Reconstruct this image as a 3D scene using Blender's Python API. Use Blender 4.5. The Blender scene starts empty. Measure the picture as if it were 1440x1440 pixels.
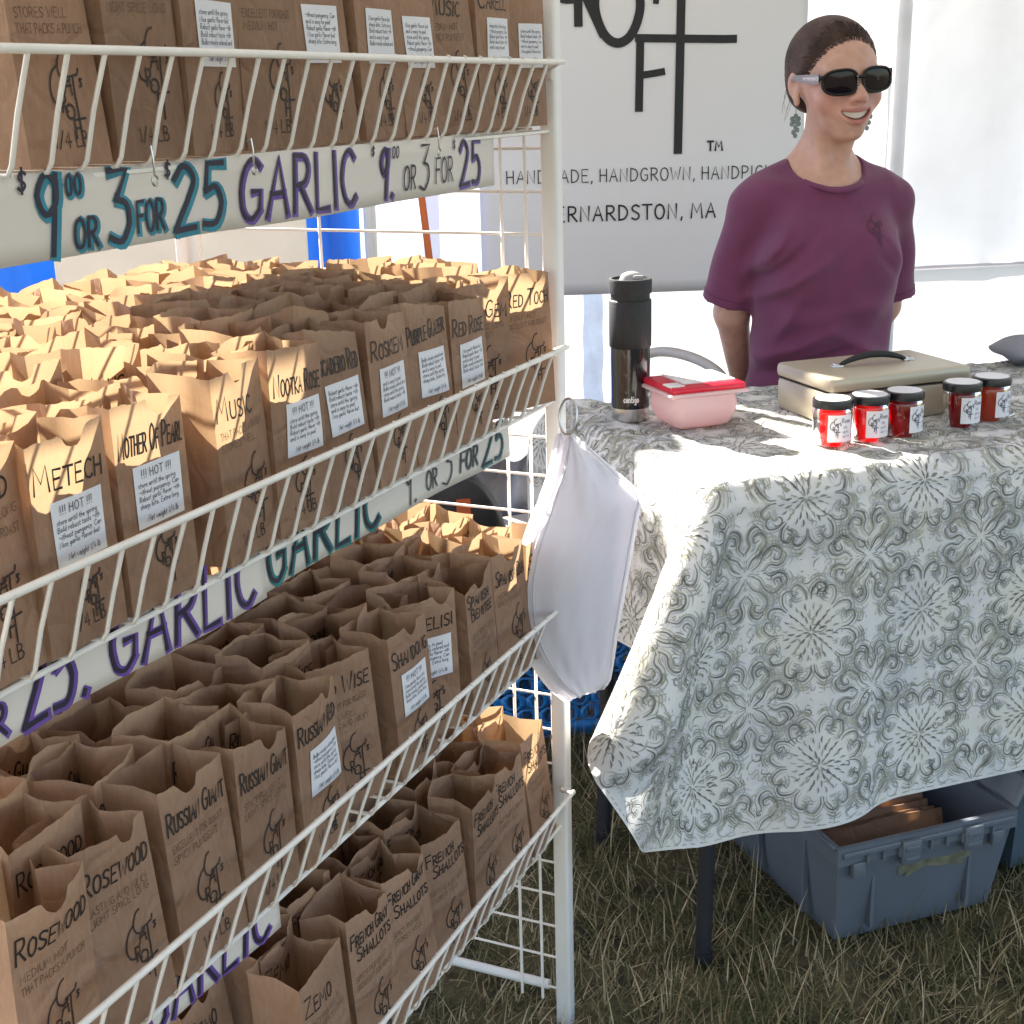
import bpy, math, random, zlib
import numpy as np
from mathutils import Vector, Matrix
C = bpy.context.scene.collection
scene = bpy.context.scene
R = math.radians

# ------------------------------------------------------------------ camera
CAM_H = 1.28
PITCH, ROLL = 0.29235724, 0.02640734
cam = bpy.data.cameras.new("camera"); camo = bpy.data.objects.new("camera", cam); C.objects.link(camo)
_F = Vector((0, math.cos(PITCH), -math.sin(PITCH))); _U = Vector((0, math.sin(PITCH), math.cos(PITCH))); _R = Vector((1, 0, 0))
_X = _R*math.cos(ROLL) - _U*math.sin(ROLL); _Y = _R*math.sin(ROLL) + _U*math.cos(ROLL)
camo.matrix_world = Matrix(((_X.x, _Y.x, -_F.x, 0), (_X.y, _Y.y, -_F.y, 0), (_X.z, _Y.z, -_F.z, CAM_H), (0, 0, 0, 1)))
cam.sensor_fit = 'HORIZONTAL'; cam.sensor_width = 36; cam.lens = 49.42
cam.clip_start = 0.02; cam.clip_end = 500
scene.camera = camo

# ------------------------------------------------------------------ light
SUN_AZ, SUN_EL = R(-38), R(36)         # azimuth measured from +Y towards +X
world = bpy.data.worlds.new("World"); scene.world = world; world.use_nodes = True
nt = world.node_tree; bg = nt.nodes['Background']
sky = nt.nodes.new('ShaderNodeTexSky'); sky.sky_type = 'NISHITA'; sky.sun_disc = False
sky.sun_elevation = SUN_EL; sky.sun_rotation = SUN_AZ
nt.links.new(sky.outputs[0], bg.inputs[0]); bg.inputs[1].default_value = 0.065
sun = bpy.data.lights.new("sun", 'SUN'); sun.energy = 5.0; sun.angle = R(0.5); sun.color = (1, .93, .82)
suno = bpy.data.objects.new("sun", sun); C.objects.link(suno)
to_sun = Vector((math.sin(SUN_AZ)*math.cos(SUN_EL), math.cos(SUN_AZ)*math.cos(SUN_EL), math.sin(SUN_EL)))
suno.rotation_euler = to_sun.to_track_quat('Z', 'Y').to_euler()
suno.location = (-3, 5, 6)
scene.view_settings.view_transform = 'Standard'; scene.view_settings.look = 'None'
scene.view_settings.gamma = 1.0; scene.view_settings.exposure = 2.72

# ------------------------------------------------------------------ frames of reference
YA = 0.42861743                       # rack runs along this azimuth
RA = math.pi/2 - YA
N0 = -0.6277
RU = Vector((math.sin(YA), math.cos(YA), 0)); RN = Vector((math.cos(YA), -math.sin(YA), 0))
RACK_O = RN*N0
def RW(a, b, z): return RACK_O + RU*a - RN*b + Vector((0, 0, z))
YT = 0.33955421                       # table edge direction
TC = Vector((0.274, 1.836, 0))
TU = Vector((math.cos(YT), math.sin(YT), 0)); TV = Vector((-math.sin(YT), math.cos(YT), 0))
TZ = 0.75
def TW(t, v, z=TZ): return TC + TU*t + TV*v + Vector((0, 0, z))

def px(p):                            # rough picture position of a point (only to skip what the photo cannot show)
    v = Vector(p) - Vector((0, 0, CAM_H)); w = v.dot(_F)
    return (720 + 1976.9*v.dot(_X)/w, 720 - 1976.9*v.dot(_Y)/w) if w > .05 else (9999, 9999)

# ------------------------------------------------------------------ mesh helpers
class MB:
    def __init__(s): s.v = []; s.f = []; s.m = []; s.n = 0
    def add(s, v, f, mi=0):
        v = np.asarray(v, float).reshape(-1, 3)
        o = s.n; s.v.append(v); s.n += len(v)
        s.f += [tuple(i+o for i in q) for q in f]; s.m += [mi]*len(f)
    def grid(s, g, mi=0, closeu=False, closev=False):
        g = np.asarray(g, float); nu, nv = g.shape[:2]; f = []
        for i in range(nu if closeu else nu-1):
            for j in range(nv if closev else nv-1):
                i2, j2 = (i+1) % nu, (j+1) % nv
                f.append((i*nv+j, i2*nv+j, i2*nv+j2, i*nv+j2))
        s.add(g, f, mi)
    def box(s, c, d, mi=0, rz=0, bev=0.0, taper=1.0):
        x, y, z = d[0]/2, d[1]/2, d[2]/2; b = min(bev, x*.9, y*.9, z*.9)
        if b <= 0:
            P = [(sx*x*(taper if sz < 0 else 1), sy*y*(taper if sz < 0 else 1), sz*z) for sz in (-1, 1) for sx, sy in ((-1, -1), (1, -1), (1, 1), (-1, 1))]
            F = [(3, 2, 1, 0), (4, 5, 6, 7), (0, 1, 5, 4), (1, 2, 6, 5), (2, 3, 7, 6), (3, 0, 4, 7)]
        else:
            P = []; F = []; rings = []
            zs = [(-z, b), (-z+b*.3, b*.3), (-z+b, 0), (z-b, 0), (z-b*.3, b*.3), (z, b)]
            n = 4
            for zz, ins in zs:
                k = taper + (1-taper)*(zz+z)/(2*z)
                ring = []
                for cx, cy, a0 in ((1, 1, 0), (-1, 1, 90), (-1, -1, 180), (1, -1, 270)):
                    for q in range(n):
                        a = R(a0 + 90*q/(n-1)); rr = b - ins if False else max(b-ins, b*.05)
                        ring.append(((cx*(x-b) + rr*math.cos(a))*k, (cy*(y-b) + rr*math.sin(a))*k, zz))
                rings.append(ring)
            L = len(rings[0])
            for r_ in rings: P += r_
            for i in range(len(rings)-1):
                for j in range(L): F.append((i*L+j, i*L+(j+1) % L, (i+1)*L+(j+1) % L, (i+1)*L+j))
            F.append(tuple(range(L-1, -1, -1))); F.append(tuple((len(rings)-1)*L+j for j in range(L)))
        P = np.array(P); ca, sa = math.cos(rz), math.sin(rz)
        P = np.c_[P[:, 0]*ca-P[:, 1]*sa, P[:, 0]*sa+P[:, 1]*ca, P[:, 2]] + np.array(c)
        s.add(P, F, mi)
    def tube(s, pts, r, seg=8, mi=0, cap=True, closed=False):
        pts = [np.array(p, float) for p in pts]; n = len(pts)
        rs = r if hasattr(r, '__len__') else [r]*n
        g = []; up = None
        for i in range(n):
            a = pts[i-1] if (i > 0 or closed) else pts[i]; b = pts[(i+1) % n] if (i < n-1 or closed) else pts[i]
            t = b-a; t = t/(np.linalg.norm(t)+1e-12)
            if up is None:
                up = np.array([0, 0, 1.]) if abs(t[2]) < .9 else np.array([1., 0, 0])
            u = up - t*(up@t); u /= np.linalg.norm(u)+1e-12; w = np.cross(t, u); up = u
            g.append([pts[i] + rs[i]*(u*math.cos(2*math.pi*k/seg) + w*math.sin(2*math.pi*k/seg)) for k in range(seg)])
        s.grid(np.array(g), mi, closeu=closed, closev=True)
        if cap and not closed:
            o = s.n - n*seg
            s.f.append(tuple(o+k for k in range(seg-1, -1, -1))); s.m.append(mi)
            s.f.append(tuple(o+(n-1)*seg+k for k in range(seg))); s.m.append(mi)
    def lathe(s, prof, seg=32, mi=0, c=(0, 0, 0), sx=1, sy=1):
        g = np.array([[(c[0]+r*sx*math.cos(2*math.pi*k/seg), c[1]+r*sy*math.sin(2*math.pi*k/seg), c[2]+z) for k in range(seg)] for r, z in prof])
        s.grid(g, mi, closev=True)
    def ribbon(s, pts, w, fn, mi=0, taper=False):
        p = np.asarray(pts, float)
        if len(p) < 2: return
        d = np.diff(p, axis=0); L = np.linalg.norm(d, axis=1); keep = np.r_[True, L > 1e-6]; p = p[keep]
        if len(p) < 2: return
        d = np.diff(p, axis=0); d /= np.linalg.norm(d, axis=1)[:, None]
        t = np.vstack([d[:1], d[:-1]+d[1:], d[-1:]]); ln = np.linalg.norm(t, axis=1)[:, None]; t = t/np.maximum(ln, 1e-6)
        nrm = np.c_[-t[:, 1], t[:, 0]]
        k = np.ones(len(p)); 
        if taper: k = .25 + .75*np.sin(np.linspace(.15, math.pi-.1, len(p)))
        p = p.copy(); p[0] -= d[0]*w*.35; p[-1] += d[-1]*w*.35
        h = nrm*(w/2)*k[:, None]
        A = fn(p+h); B = fn(p-h)
        V = np.empty((2*len(p), 3)); V[0::2] = A; V[1::2] = B
        s.add(V, [(2*i, 2*i+1, 2*i+3, 2*i+2) for i in range(len(p)-1)], mi)
    def build(s, name, mats, parent=None, smooth=None, loc=None, rz=None):
        me = bpy.data.meshes.new(name)
        V = np.vstack(s.v) if s.v else np.zeros((0, 3))
        me.from_pydata(V.tolist(), [], s.f)
        mats = mats if isinstance(mats, (list, tuple)) else [mats]
        for m in mats: me.materials.append(m)
        if len(mats) > 1: me.polygons.foreach_set('material_index', s.m)
        if smooth:
            me.polygons.foreach_set('use_smooth', [True]*len(me.polygons))
            if smooth < 179: me.set_sharp_from_angle(angle=R(smooth))
        me.update()
        o = bpy.data.objects.new(name, me); C.objects.link(o)
        if parent: o.parent = parent
        if loc is not None: o.location = loc
        if rz is not None: o.rotation_euler = (0, 0, rz)
        return o
def tag(o, label=None, cat=None, group=None, kind=None):
    if label: o['label'] = label
    if cat: o['category'] = cat
    if group: o['group'] = group
    if kind: o['kind'] = kind
    return o
def thing(name, label, cat, loc=(0, 0, 0), rz=0, group=None):
    o = bpy.data.objects.new(name, None); C.objects.link(o); o.empty_display_size = .05
    o.location = loc; o.rotation_euler = (0, 0, rz)
    return tag(o, label, cat, group)

# ------------------------------------------------------------------ materials
def nodes(name):
    m = bpy.data.materials.new(name); m.use_nodes = True
    t = m.node_tree; return m, t, t.nodes['Principled BSDF'], t.nodes, t.links
def mat(name, col, rough=.6, metal=0, var=.12, scale=12., bump=0, bscale=80., trans=0, tcol=None, coat=0, spec=.5, objvar=0, sheen=0):
    m, t, b, N, L = nodes(name)
    tc = N.new('ShaderNodeTexCoord'); no = N.new('ShaderNodeTexNoise'); no.inputs['Scale'].default_value = scale; no.inputs['Detail'].default_value = 5
    L.new(tc.outputs['Object'], no.inputs['Vector'])
    mr = N.new('ShaderNodeMapRange'); mr.inputs['From Min'].default_value = .3; mr.inputs['From Max'].default_value = .7
    mr.inputs['To Min'].default_value = 1-var; mr.inputs['To Max'].default_value = 1+var
    L.new(no.outputs['Fac'], mr.inputs['Value'])
    hs = N.new('ShaderNodeHueSaturation'); hs.inputs['Color'].default_value = (*col, 1)
    if objvar:
        oi = N.new('ShaderNodeObjectInfo'); ma = N.new('ShaderNodeMapRange')
        ma.inputs['To Min'].default_value = 1-objvar; ma.inputs['To Max'].default_value = 1+objvar
        L.new(oi.outputs['Random'], ma.inputs['Value'])
        mu = N.new('ShaderNodeMath'); mu.operation = 'MULTIPLY'; L.new(ma.outputs[0], mu.inputs[0]); L.new(mr.outputs[0], mu.inputs[1]); L.new(mu.outputs[0], hs.inputs['Value'])
    else: L.new(mr.outputs[0], hs.inputs['Value'])
    L.new(hs.outputs[0], b.inputs['Base Color'])
    b.inputs['Roughness'].default_value = rough; b.inputs['Metallic'].default_value = metal
    b.inputs['Specular IOR Level'].default_value = spec
    b.inputs['Coat Weight'].default_value = coat
    if sheen: b.inputs['Sheen Weight'].default_value = sheen
    if bump:
        n2 = N.new('ShaderNodeTexNoise'); n2.inputs['Scale'].default_value = bscale; n2.inputs['Detail'].default_value = 6; L.new(tc.outputs['Object'], n2.inputs['Vector'])
        bp = N.new('ShaderNodeBump'); bp.inputs['Strength'].default_value = bump; bp.inputs['Distance'].default_value = .01
        L.new(n2.outputs['Fac'], bp.inputs['Height']); L.new(bp.outputs[0], b.inputs['Normal'])
    if trans:
        tr = N.new('ShaderNodeBsdfTranslucent'); tr.inputs['Color'].default_value = (*(tcol or col), 1)
        mx = N.new('ShaderNodeMixShader'); mx.inputs[0].default_value = trans
        L.new(b.outputs[0], mx.inputs[1]); L.new(tr.outputs[0], mx.inputs[2]); L.new(mx.outputs[0], N['Material Output'].inputs[0])
    return m
def thin_glass(name, tint=(1, 1, 1), refl=.12):
    m, t, b, N, L = nodes(name)
    tp = N.new('ShaderNodeBsdfTransparent'); tp.inputs[0].default_value = (*tint, 1)
    gl = N.new('ShaderNodeBsdfGlossy'); gl.inputs['Roughness'].default_value = .05
    fr = N.new('ShaderNodeFresnel'); fr.inputs[0].default_value = 1.45
    mx = N.new('ShaderNodeMixShader'); L.new(fr.outputs[0], mx.inputs[0]); L.new(tp.outputs[0], mx.inputs[1]); L.new(gl.outputs[0], mx.inputs[2])
    L.new(mx.outputs[0], N['Material Output'].inputs[0]); return m

def kraft_mat():
    m, t, b, N, L = nodes('kraft_paper')
    tc = N.new('ShaderNodeTexCoord'); oi = N.new('ShaderNodeObjectInfo')
    ad = N.new('ShaderNodeVectorMath'); ad.operation = 'ADD'
    sc = N.new('ShaderNodeVectorMath'); sc.operation = 'SCALE'; sc.inputs[3].default_value = 37.
    cmb = N.new('ShaderNodeCombineXYZ')
    for i in range(3): L.new(oi.outputs['Random'], cmb.inputs[i])
    L.new(cmb.outputs[0], sc.inputs[0]); L.new(tc.outputs['Object'], ad.inputs[0]); L.new(sc.outputs[0], ad.inputs[1])
    # fine vertical fibres of the paper
    mp = N.new('ShaderNodeMapping'); mp.inputs['Scale'].default_value = (300, 300, 90); L.new(ad.outputs[0], mp.inputs[0])
    fib = N.new('ShaderNodeTexNoise'); fib.inputs['Scale'].default_value = 1; fib.inputs['Detail'].default_value = 4; L.new(mp.outputs[0], fib.inputs['Vector'])
    big = N.new('ShaderNodeTexNoise'); big.inputs['Scale'].default_value = 14; big.inputs['Detail'].default_value = 3; L.new(ad.outputs[0], big.inputs['Vector'])
    s1 = N.new('ShaderNodeMath'); s1.operation = 'MULTIPLY_ADD'; s1.inputs[1].default_value = .55; L.new(fib.outputs['Fac'], s1.inputs[0])
    s2 = N.new('ShaderNodeMath'); s2.operation = 'MULTIPLY'; s2.inputs[1].default_value = .45; L.new(big.outputs['Fac'], s2.inputs[0]); L.new(s2.outputs[0], s1.inputs[2])
    cr = N.new('ShaderNodeValToRGB'); L.new(s1.outputs[0], cr.inputs[0])
    cr.color_ramp.elements[0].position = .3; cr.color_ramp.elements[0].color = (.250, .148, .097, 1)
    cr.color_ramp.elements[1].position = .7; cr.color_ramp.elements[1].color = (.365, .230, .155, 1)
    hs = N.new('ShaderNodeHueSaturation'); L.new(cr.outputs[0], hs.inputs['Color'])
    mr = N.new('ShaderNodeMapRange'); mr.inputs['To Min'].default_value = .86; mr.inputs['To Max'].default_value = 1.12; L.new(oi.outputs['Random'], mr.inputs[0]); L.new(mr.outputs[0], hs.inputs['Value'])
    L.new(hs.outputs[0], b.inputs['Base Color']); b.inputs['Roughness'].default_value = .75; b.inputs['Specular IOR Level'].default_value = .25
    wr = N.new('ShaderNodeTexNoise'); wr.inputs['Scale'].default_value = 45; wr.inputs['Detail'].default_value = 4; wr.inputs['Distortion'].default_value = 1.2; L.new(ad.outputs[0], wr.inputs['Vector'])
    bp = N.new('ShaderNodeBump'); bp.inputs['Strength'].default_value = .35; bp.inputs['Distance'].default_value = .006
    vo = N.new('ShaderNodeTexVoronoi'); vo.feature = 'DISTANCE_TO_EDGE'; vo.inputs['Scale'].default_value = 17
    wv_ = N.new('ShaderNodeTexNoise'); wv_.inputs['Scale'].default_value = 8; L.new(ad.outputs[0], wv_.inputs['Vector']); va = N.new('ShaderNodeVectorMath'); va.operation = 'MULTIPLY_ADD'; va.inputs[1].default_value = (.14, .14, .14); L.new(wv_.outputs['Color'], va.inputs[0]); L.new(ad.outputs[0], va.inputs[2]); L.new(va.outputs[0], vo.inputs['Vector'])
    vm = N.new('ShaderNodeMapRange'); vm.inputs['From Max'].default_value = .10; vm.inputs['To Max'].default_value = .55; L.new(vo.outputs['Distance'], vm.inputs[0])
    hm = N.new('ShaderNodeMath'); hm.operation = 'ADD'; L.new(wr.outputs['Fac'], hm.inputs[0]); L.new(vm.outputs[0], hm.inputs[1])
    L.new(hm.outputs[0], bp.inputs['Height']); L.new(bp.outputs[0], b.inputs['Normal'])
    tr = N.new('ShaderNodeBsdfTranslucent'); tr.inputs['Color'].default_value = (.88, .60, .34, 1)
    mx = N.new('ShaderNodeMixShader'); mx.inputs[0].default_value = .165
    L.new(b.outputs[0], mx.inputs[1]); L.new(tr.outputs[0], mx.inputs[2]); L.new(mx.outputs[0], N['Material Output'].inputs[0])
    return m
M = {}
M['kraft'] = kraft_mat()
M['ink'] = mat('marker_ink', (.022, .014, .012), .6, var=.3, scale=60)
M['thinink'] = mat('pen_ink', (.13, .075, .045), .7, var=.3, scale=90)
M['stamp'] = mat('stamp_ink', (.035, .022, .018), .7, var=.4, scale=70)
M['sticker'] = mat('sticker_paper', (.80, .80, .84), .6, var=.03, trans=.12)
M['print'] = mat('printed_ink', (.06, .06, .10), .6, var=.1)
M['wire'] = mat('white_coated_wire', (.80, .76, .71), .38, var=.06, scale=40)
M['post'] = mat('white_painted_steel', (.76, .74, .72), .42, var=.08, scale=9)
M['card'] = mat('sign_card', (.74, .68, .62), .7, var=.05, scale=6, trans=.1)
M['teal'] = mat('teal_marker', (.02, .21, .29), .6, var=.25, scale=50)
M['teal2'] = mat('green_teal_marker', (.012, .17, .17), .6, var=.25, scale=50)
M['purple'] = mat('purple_marker', (.13, .06, .30), .6, var=.25, scale=50)
M['dark'] = mat('dark_marker', (.018, .012, .03), .6, var=.2)
M['greyink'] = mat('grey_marker', (.16, .20, .20), .6, var=.2)
M['steel'] = mat('steel', (.62, .61, .60), .28, metal=1, var=.05)
# ------------------------------------------------------------------ hand lettering: one-line glyphs, cap height 10
GL = {
'A':(7,"0,0 3.5,10 6.6,0|1.2,3.8 5.4,3.8"),'B':(6.4,".5,0 .5,10|~.5,10 4,9.6 5,7.8 3.8,5.8 .5,5.2|~.5,5.2 4.5,4.8 6,2.8 4.5,.4 .5,0"),
'C':(6.8,"~6,8.6 4,10 1.6,8.6 .3,5 1.4,1.4 4,0 6.4,1.4"),'D':(7,".5,0 .5,10|~.5,10 4.5,9 6.5,5 4.5,1 .5,0"),
'E':(6.2,"5.5,10 .5,10 .5,0 5.8,0|.5,5.2 4.8,5.2"),'F':(6,"5.8,10 .5,10 .5,0|.5,5.4 4.8,5.4"),
'G':(7,"~6,8.8 4,10 1.6,8.8 .3,5 1.4,1.2 4,0 6.2,1.6|6.2,1.6 6.3,4.6 3.8,4.6"),'H':(6.8,".5,0 .5,10|6,0 6,10|.5,5.2 6,5.2"),
'I':(2.2,"1,0 1,10"),'J':(5,"~4.5,10 4.5,3 3.5,.4 1.6,0 .3,1.8"),'K':(6.6,".5,0 .5,10|6,10 .5,4.6 6.3,0"),'L':(5.6,".5,10 .5,0 5.2,0"),
'M':(8.6,"0,0 1,10 4,3.5 7,10 8,0"),'N':(7,".3,0 .5,10 6,0 6.2,10"),
'O':(7.2,"~3.5,10 1.2,8.6 .2,5 1.2,1.4 3.5,0 5.8,1.4 6.8,5 5.8,8.6 3.5,10"),'P':(6.2,".5,0 .5,10|~.5,10 4.5,9.6 5.8,7.4 4.2,5 .5,4.4"),
'Q':(7.4,"~3.5,10 1.2,8.6 .2,5 1.2,1.4 3.5,0 5.8,1.4 6.8,5 5.8,8.6 3.5,10|4.2,2.6 7,-1"),
'R':(6.6,".5,0 .5,10|~.5,10 4.5,9.6 5.6,7.4 4.2,5.2 .5,4.6|2.4,4.8 6.4,0"),
'S':(6,"~5.6,8.8 3.4,10 1,8.8 1,6.6 3.2,5.2 5.2,3.8 5.4,1.4 3,0 .4,1.2"),'T':(6.6,"0,10 6.6,10|3.3,10 3.3,0"),
'U':(6.8,"~.4,10 .4,3 1.6,.4 3.4,0 5.2,.6 6.2,3 6.2,10"),'V':(6.6,"0,10 3.2,0 6.4,10"),'W':(8.8,"0,10 2,0 4.2,7 6.4,0 8.4,10"),
'X':(6.4,"0,10 6.2,0|6,10 0,0"),'Y':(6.4,"0,10 3.2,5 6.4,10|3.2,5 3,0"),'Z':(6.4,".3,10 6,10 .2,0 6.2,0"),
'0':(5.6,"~2.6,10 .8,8.4 .3,5 .8,1.6 2.6,0 4.4,1.6 4.9,5 4.4,8.4 2.6,10"),'1':(3,".4,8 1.8,10 1.8,0"),
'2':(5.8,"~.4,8 2.6,10 5,8.4 4.6,6 .3,0|.3,0 5.6,.2"),'3':(5.4,".6,10 5,10 2.2,6|~2.2,6 4.6,5.2 5,2.4 3,0 .3,.8"),
'4':(5.6,"4,0 4,10 .2,3.4 5.6,3.4"),'5':(5.4,"5,10 1.2,10 .9,5.6|~.9,5.6 3.4,6.2 5,3.6 3.6,.4 .3,.4"),'6':(5.6,"~4.4,10 1.4,7 .3,3 2.4,0 4.8,2.4 3,5 .6,3.4"),
'7':(5.2,".2,10 5,10 1.6,0"),'8':(5.4,"~2.7,5.4 .8,7.6 2.7,10 4.6,7.6 2.7,5.4 .4,2.6 2.7,0 5,2.6 2.7,5.4"),
'9':(5.2,"~4.6,8.6 2.4,10 .5,7.6 2.2,5 4.4,6.4 4.6,9|4.6,9.8 3.6,0"),'.':(2,".6,0 1,.5"),',':(2,"1,.8 .5,-1.4"),"'":(1.8,".9,10 .6,7.6"),
'$':(4,"~3.4,8.6 1.6,9.4 .6,7.6 2,6.6 3.2,5.4 1.8,4 .4,4.8|1.9,10.4 1.9,3.2"),'/':(4.6,".2,-.6 4.4,10.6"),'!':(1.9,"1,10 .9,3|.8,.2 .9,.6"),'-':(4,".4,4.6 3.4,4.6"),' ':(3.6,""),
'a':(4.8,"~4,4.8 2,5.4 .4,3 1.4,.1 3.4,1.2 4,4.8|4,4.8 4.2,.1"),'b':(4.8,".4,10 .4,0|~.4,3.6 2.4,5.4 4.3,2.8 2.6,0 .4,1"),'c':(4.2,"~3.8,4.6 2.2,5.4 .4,2.8 1.8,0 3.9,.8"),
'd':(4.9,"~4.1,4.6 2,5.4 .4,2.6 1.8,0 4.1,1.4|4.3,10 4.2,0"),'e':(4.4,"~.5,2.8 3.9,3.2 2.6,5.4 .6,4 .6,1.2 2.2,0 4,1"),'f':(3.4,"~3.4,9.4 2,9.8 1.4,7 1.3,0|.1,5.2 3,5.2"),
'g':(4.8,"~4,4.8 2,5.4 .4,3 2,.4 4,1.6 4.2,5 4,-2 2.2,-3.4 .6,-2.4"),'h':(4.8,".4,10 .4,0|~.4,3.4 2.4,5.4 4,4 4.1,0"),'i':(1.8,".8,5.2 .8,0|.8,7.6 .9,8"),'k':(4.6,".4,10 .4,0|3.8,5.2 .5,2.4 4.2,0"),'l':(1.8,".8,10 .9,0"),
'm':(7,".4,5.2 .4,0|~.4,3.6 2,5.4 3.3,4 3.4,0|~3.4,3.6 5,5.4 6.2,4 6.3,0"),'n':(4.8,".4,5.2 .4,0|~.4,3.6 2.4,5.4 4,4 4.1,0"),'o':(4.8,"~2.3,5.4 .4,2.7 2.3,0 4.3,2.7 2.3,5.4"),
'p':(4.8,".4,5.2 .4,-4|~.4,3.6 2.4,5.4 4.3,2.8 2.6,0 .4,1"),'r':(3.4,".4,5.2 .4,0|~.4,3.2 1.8,5.2 3.2,4.8"),'s':(3.8,"~3.4,4.6 1.8,5.4 .6,4 2.8,2 2.4,.2 .3,.6"),'t':(3.2,"1.4,8.6 1.4,.4 2.8,.2|.1,5.2 2.8,5.2"),
'u':(4.8,"~.4,5.2 .5,1.2 2,0 3.9,1.6 4,5.2|4,5.2 4.1,0"),'v':(4.2,".2,5.2 2,0 4,5.2"),'w':(6.2,".2,5.2 1.6,0 3,4.4 4.4,0 6,5.2"),'x':(4.2,".2,5.2 4,0|3.8,5.2 .2,0"),'y':(4.4,".2,5.2 2.2,.4|4.2,5.2 1.2,-3.6"),
}
def catmull(p, k=4, closed=False):
    p = np.asarray(p, float)
    if len(p) < 3: return p
    q = np.vstack([2*p[0]-p[1], p, 2*p[-1]-p[-2]]); o = []
    for i in range(1, len(q)-2):
        for j in range(k):
            t = j/k
            o.append(.5*((2*q[i]) + (q[i+1]-q[i-1])*t + (2*q[i-1]-5*q[i]+4*q[i+1]-q[i+2])*t*t + (3*q[i]-q[i-1]-3*q[i+1]+q[i+2])*t**3))
    o.append(q[-2]); return np.array(o)
def parse(s, k=4):
    out = []
    for st in s.split('|'):
        if not st: continue
        sm = st[0] == '~'; pts = np.array([[float(x) for x in c.split(',')] for c in st.lstrip('~').split()])
        if sm: pts = catmull(pts, k)
        elif len(pts) == 2: pts = np.linspace(pts[0], pts[1], 3)
        out.append(pts)
    return out
GP = {k: (w, parse(s, 3)) for k, (w, s) in GL.items()}
def text_strokes(txt, x, y, h, maxw=None, slant=0., rise=0., rng=None, smallcaps=1.0, jit=.03, gap=1.4):
    """strokes of a line of lettering starting at x with baseline y"""
    st = []; cx = 0; first = True
    for ch in txt:
        if ch == ' ': cx += 3.6; first = True; continue
        w, g = GP.get(ch, GP["'"])
        k = 1.0 if first else smallcaps
        first = False
        for p in g:
            q = p*k
            if rng is not None: q = q + rng.normal(0, jit*10*.35, q.shape[1]) * .5 + rng.normal(0, jit*2.0, q.shape)
            st.append(q + [cx, 0])
        cx += (w + gap)*k
    sc = h/10.; W = cx*sc; kx = 1.0
    if maxw and W > maxw: kx = maxw/W
    out = []
    for p in st:
        q = p*sc; X = q[:, 0]*kx
        out.append(np.c_[x + X + slant*q[:, 1], y + q[:, 1] + rise*X])
    return out, W*kx
LOGO = parse("~6.2,18 5,17.6 3.8,15.5 4,13.4 5.6,12.2 7,12.6|4.6,10 6.4,13.5 7,9.8|5,11.3 7,11.5|6.4,13 9.4,13.5|8,13.2 7.8,9|9.9,14.6 9.7,13.8|~10.6,12.6 9.9,12.6 10.4,11.6 9.8,11.2|~3.9,15.4 1.6,13.8 .4,10.8 1.2,8.2 3.2,7.4|3,10 3,6.6|~3,10 4.3,9.6 4.2,8.5 3,8.1|3.4,8.1 4.6,6.6|~5.4,8 4.3,7.4 4.3,5.8 5.4,5.3 6.5,5.9 6.5,7.4 5.4,8|6,5 5.9,1.6|5.9,5 9.8,5.3|6,3.4 7.6,3.5|7.9,9 7.6,0", 3)
def logo_strokes(x, y, h):
    s = h/18.; return [p*[s, s] + [x, y] for p in LOGO]
# ------------------------------------------------------------------ ground
rng = np.random.default_rng(7)
def ground_mat():
    m, t, b, N, L = nodes('dry_turf')
    tc = N.new('ShaderNodeTexCoord'); no = N.new('ShaderNodeTexNoise'); no.inputs['Scale'].default_value = 9; no.inputs['Detail'].default_value = 8
    L.new(tc.outputs['Object'], no.inputs['Vector']); cr = N.new('ShaderNodeValToRGB'); L.new(no.outputs['Fac'], cr.inputs[0])
    cr.color_ramp.elements[0].position = .35; cr.color_ramp.elements[0].color = (.030, .028, .016, 1)
    cr.color_ramp.elements[1].position = .7; cr.color_ramp.elements[1].color = (.15, .12, .065, 1)
    L.new(cr.outputs[0], b.inputs['Base Color']); b.inputs['Roughness'].default_value = .95
    return m
g = MB(); n = 60
xs = np.concatenate([np.linspace(-150, -4, 8), np.linspace(-3.5, 4.5, 60), np.linspace(5, 150, 8)]); ys = np.concatenate([np.linspace(-150, -2, 8), np.linspace(-1.5, 6, 60), np.linspace(7, 200, 8)])
XX, YY = np.meshgrid(xs, ys, indexing='ij')
ZZ = -.012 + .008*np.sin(XX*5+1)*np.cos(YY*4.3) + .004*np.sin(XX*17)*np.sin(YY*15)
g.grid(np.dstack([XX, YY, ZZ]))
tag(g.build('ground', ground_mat(), smooth=180), kind='structure')

def grass_mat():
    m, t, b, N, L = nodes('grass_blades')
    at = N.new('ShaderNodeAttribute'); at.attribute_name = 'tint'
    cr = N.new('ShaderNodeValToRGB'); L.new(at.outputs['Fac'], cr.inputs[0])
    e = cr.color_ramp.elements; e[0].position = 0; e[0].color = (.040, .060, .022, 1); e[1].position = 1; e[1].color = (.55, .46, .30, 1)
    for p, c in ((.30, (.085, .095, .040)), (.55, (.16, .14, .070)), (.82, (.30, .24, .13))):
        x = e.new(p); x.color = (*c, 1)
    L.new(cr.outputs[0], b.inputs['Base Color']); b.inputs['Roughness'].default_value = .7; b.inputs['Specular IOR Level'].default_value = .2
    tr = N.new('ShaderNodeBsdfTranslucent'); L.new(cr.outputs[0], tr.inputs[0]); mx = N.new('ShaderNodeMixShader'); mx.inputs[0].default_value = .25
    L.new(b.outputs[0], mx.inputs[1]); L.new(tr.outputs[0], mx.inputs[2]); L.new(mx.outputs[0], N['Material Output'].inputs[0])
    return m
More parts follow.
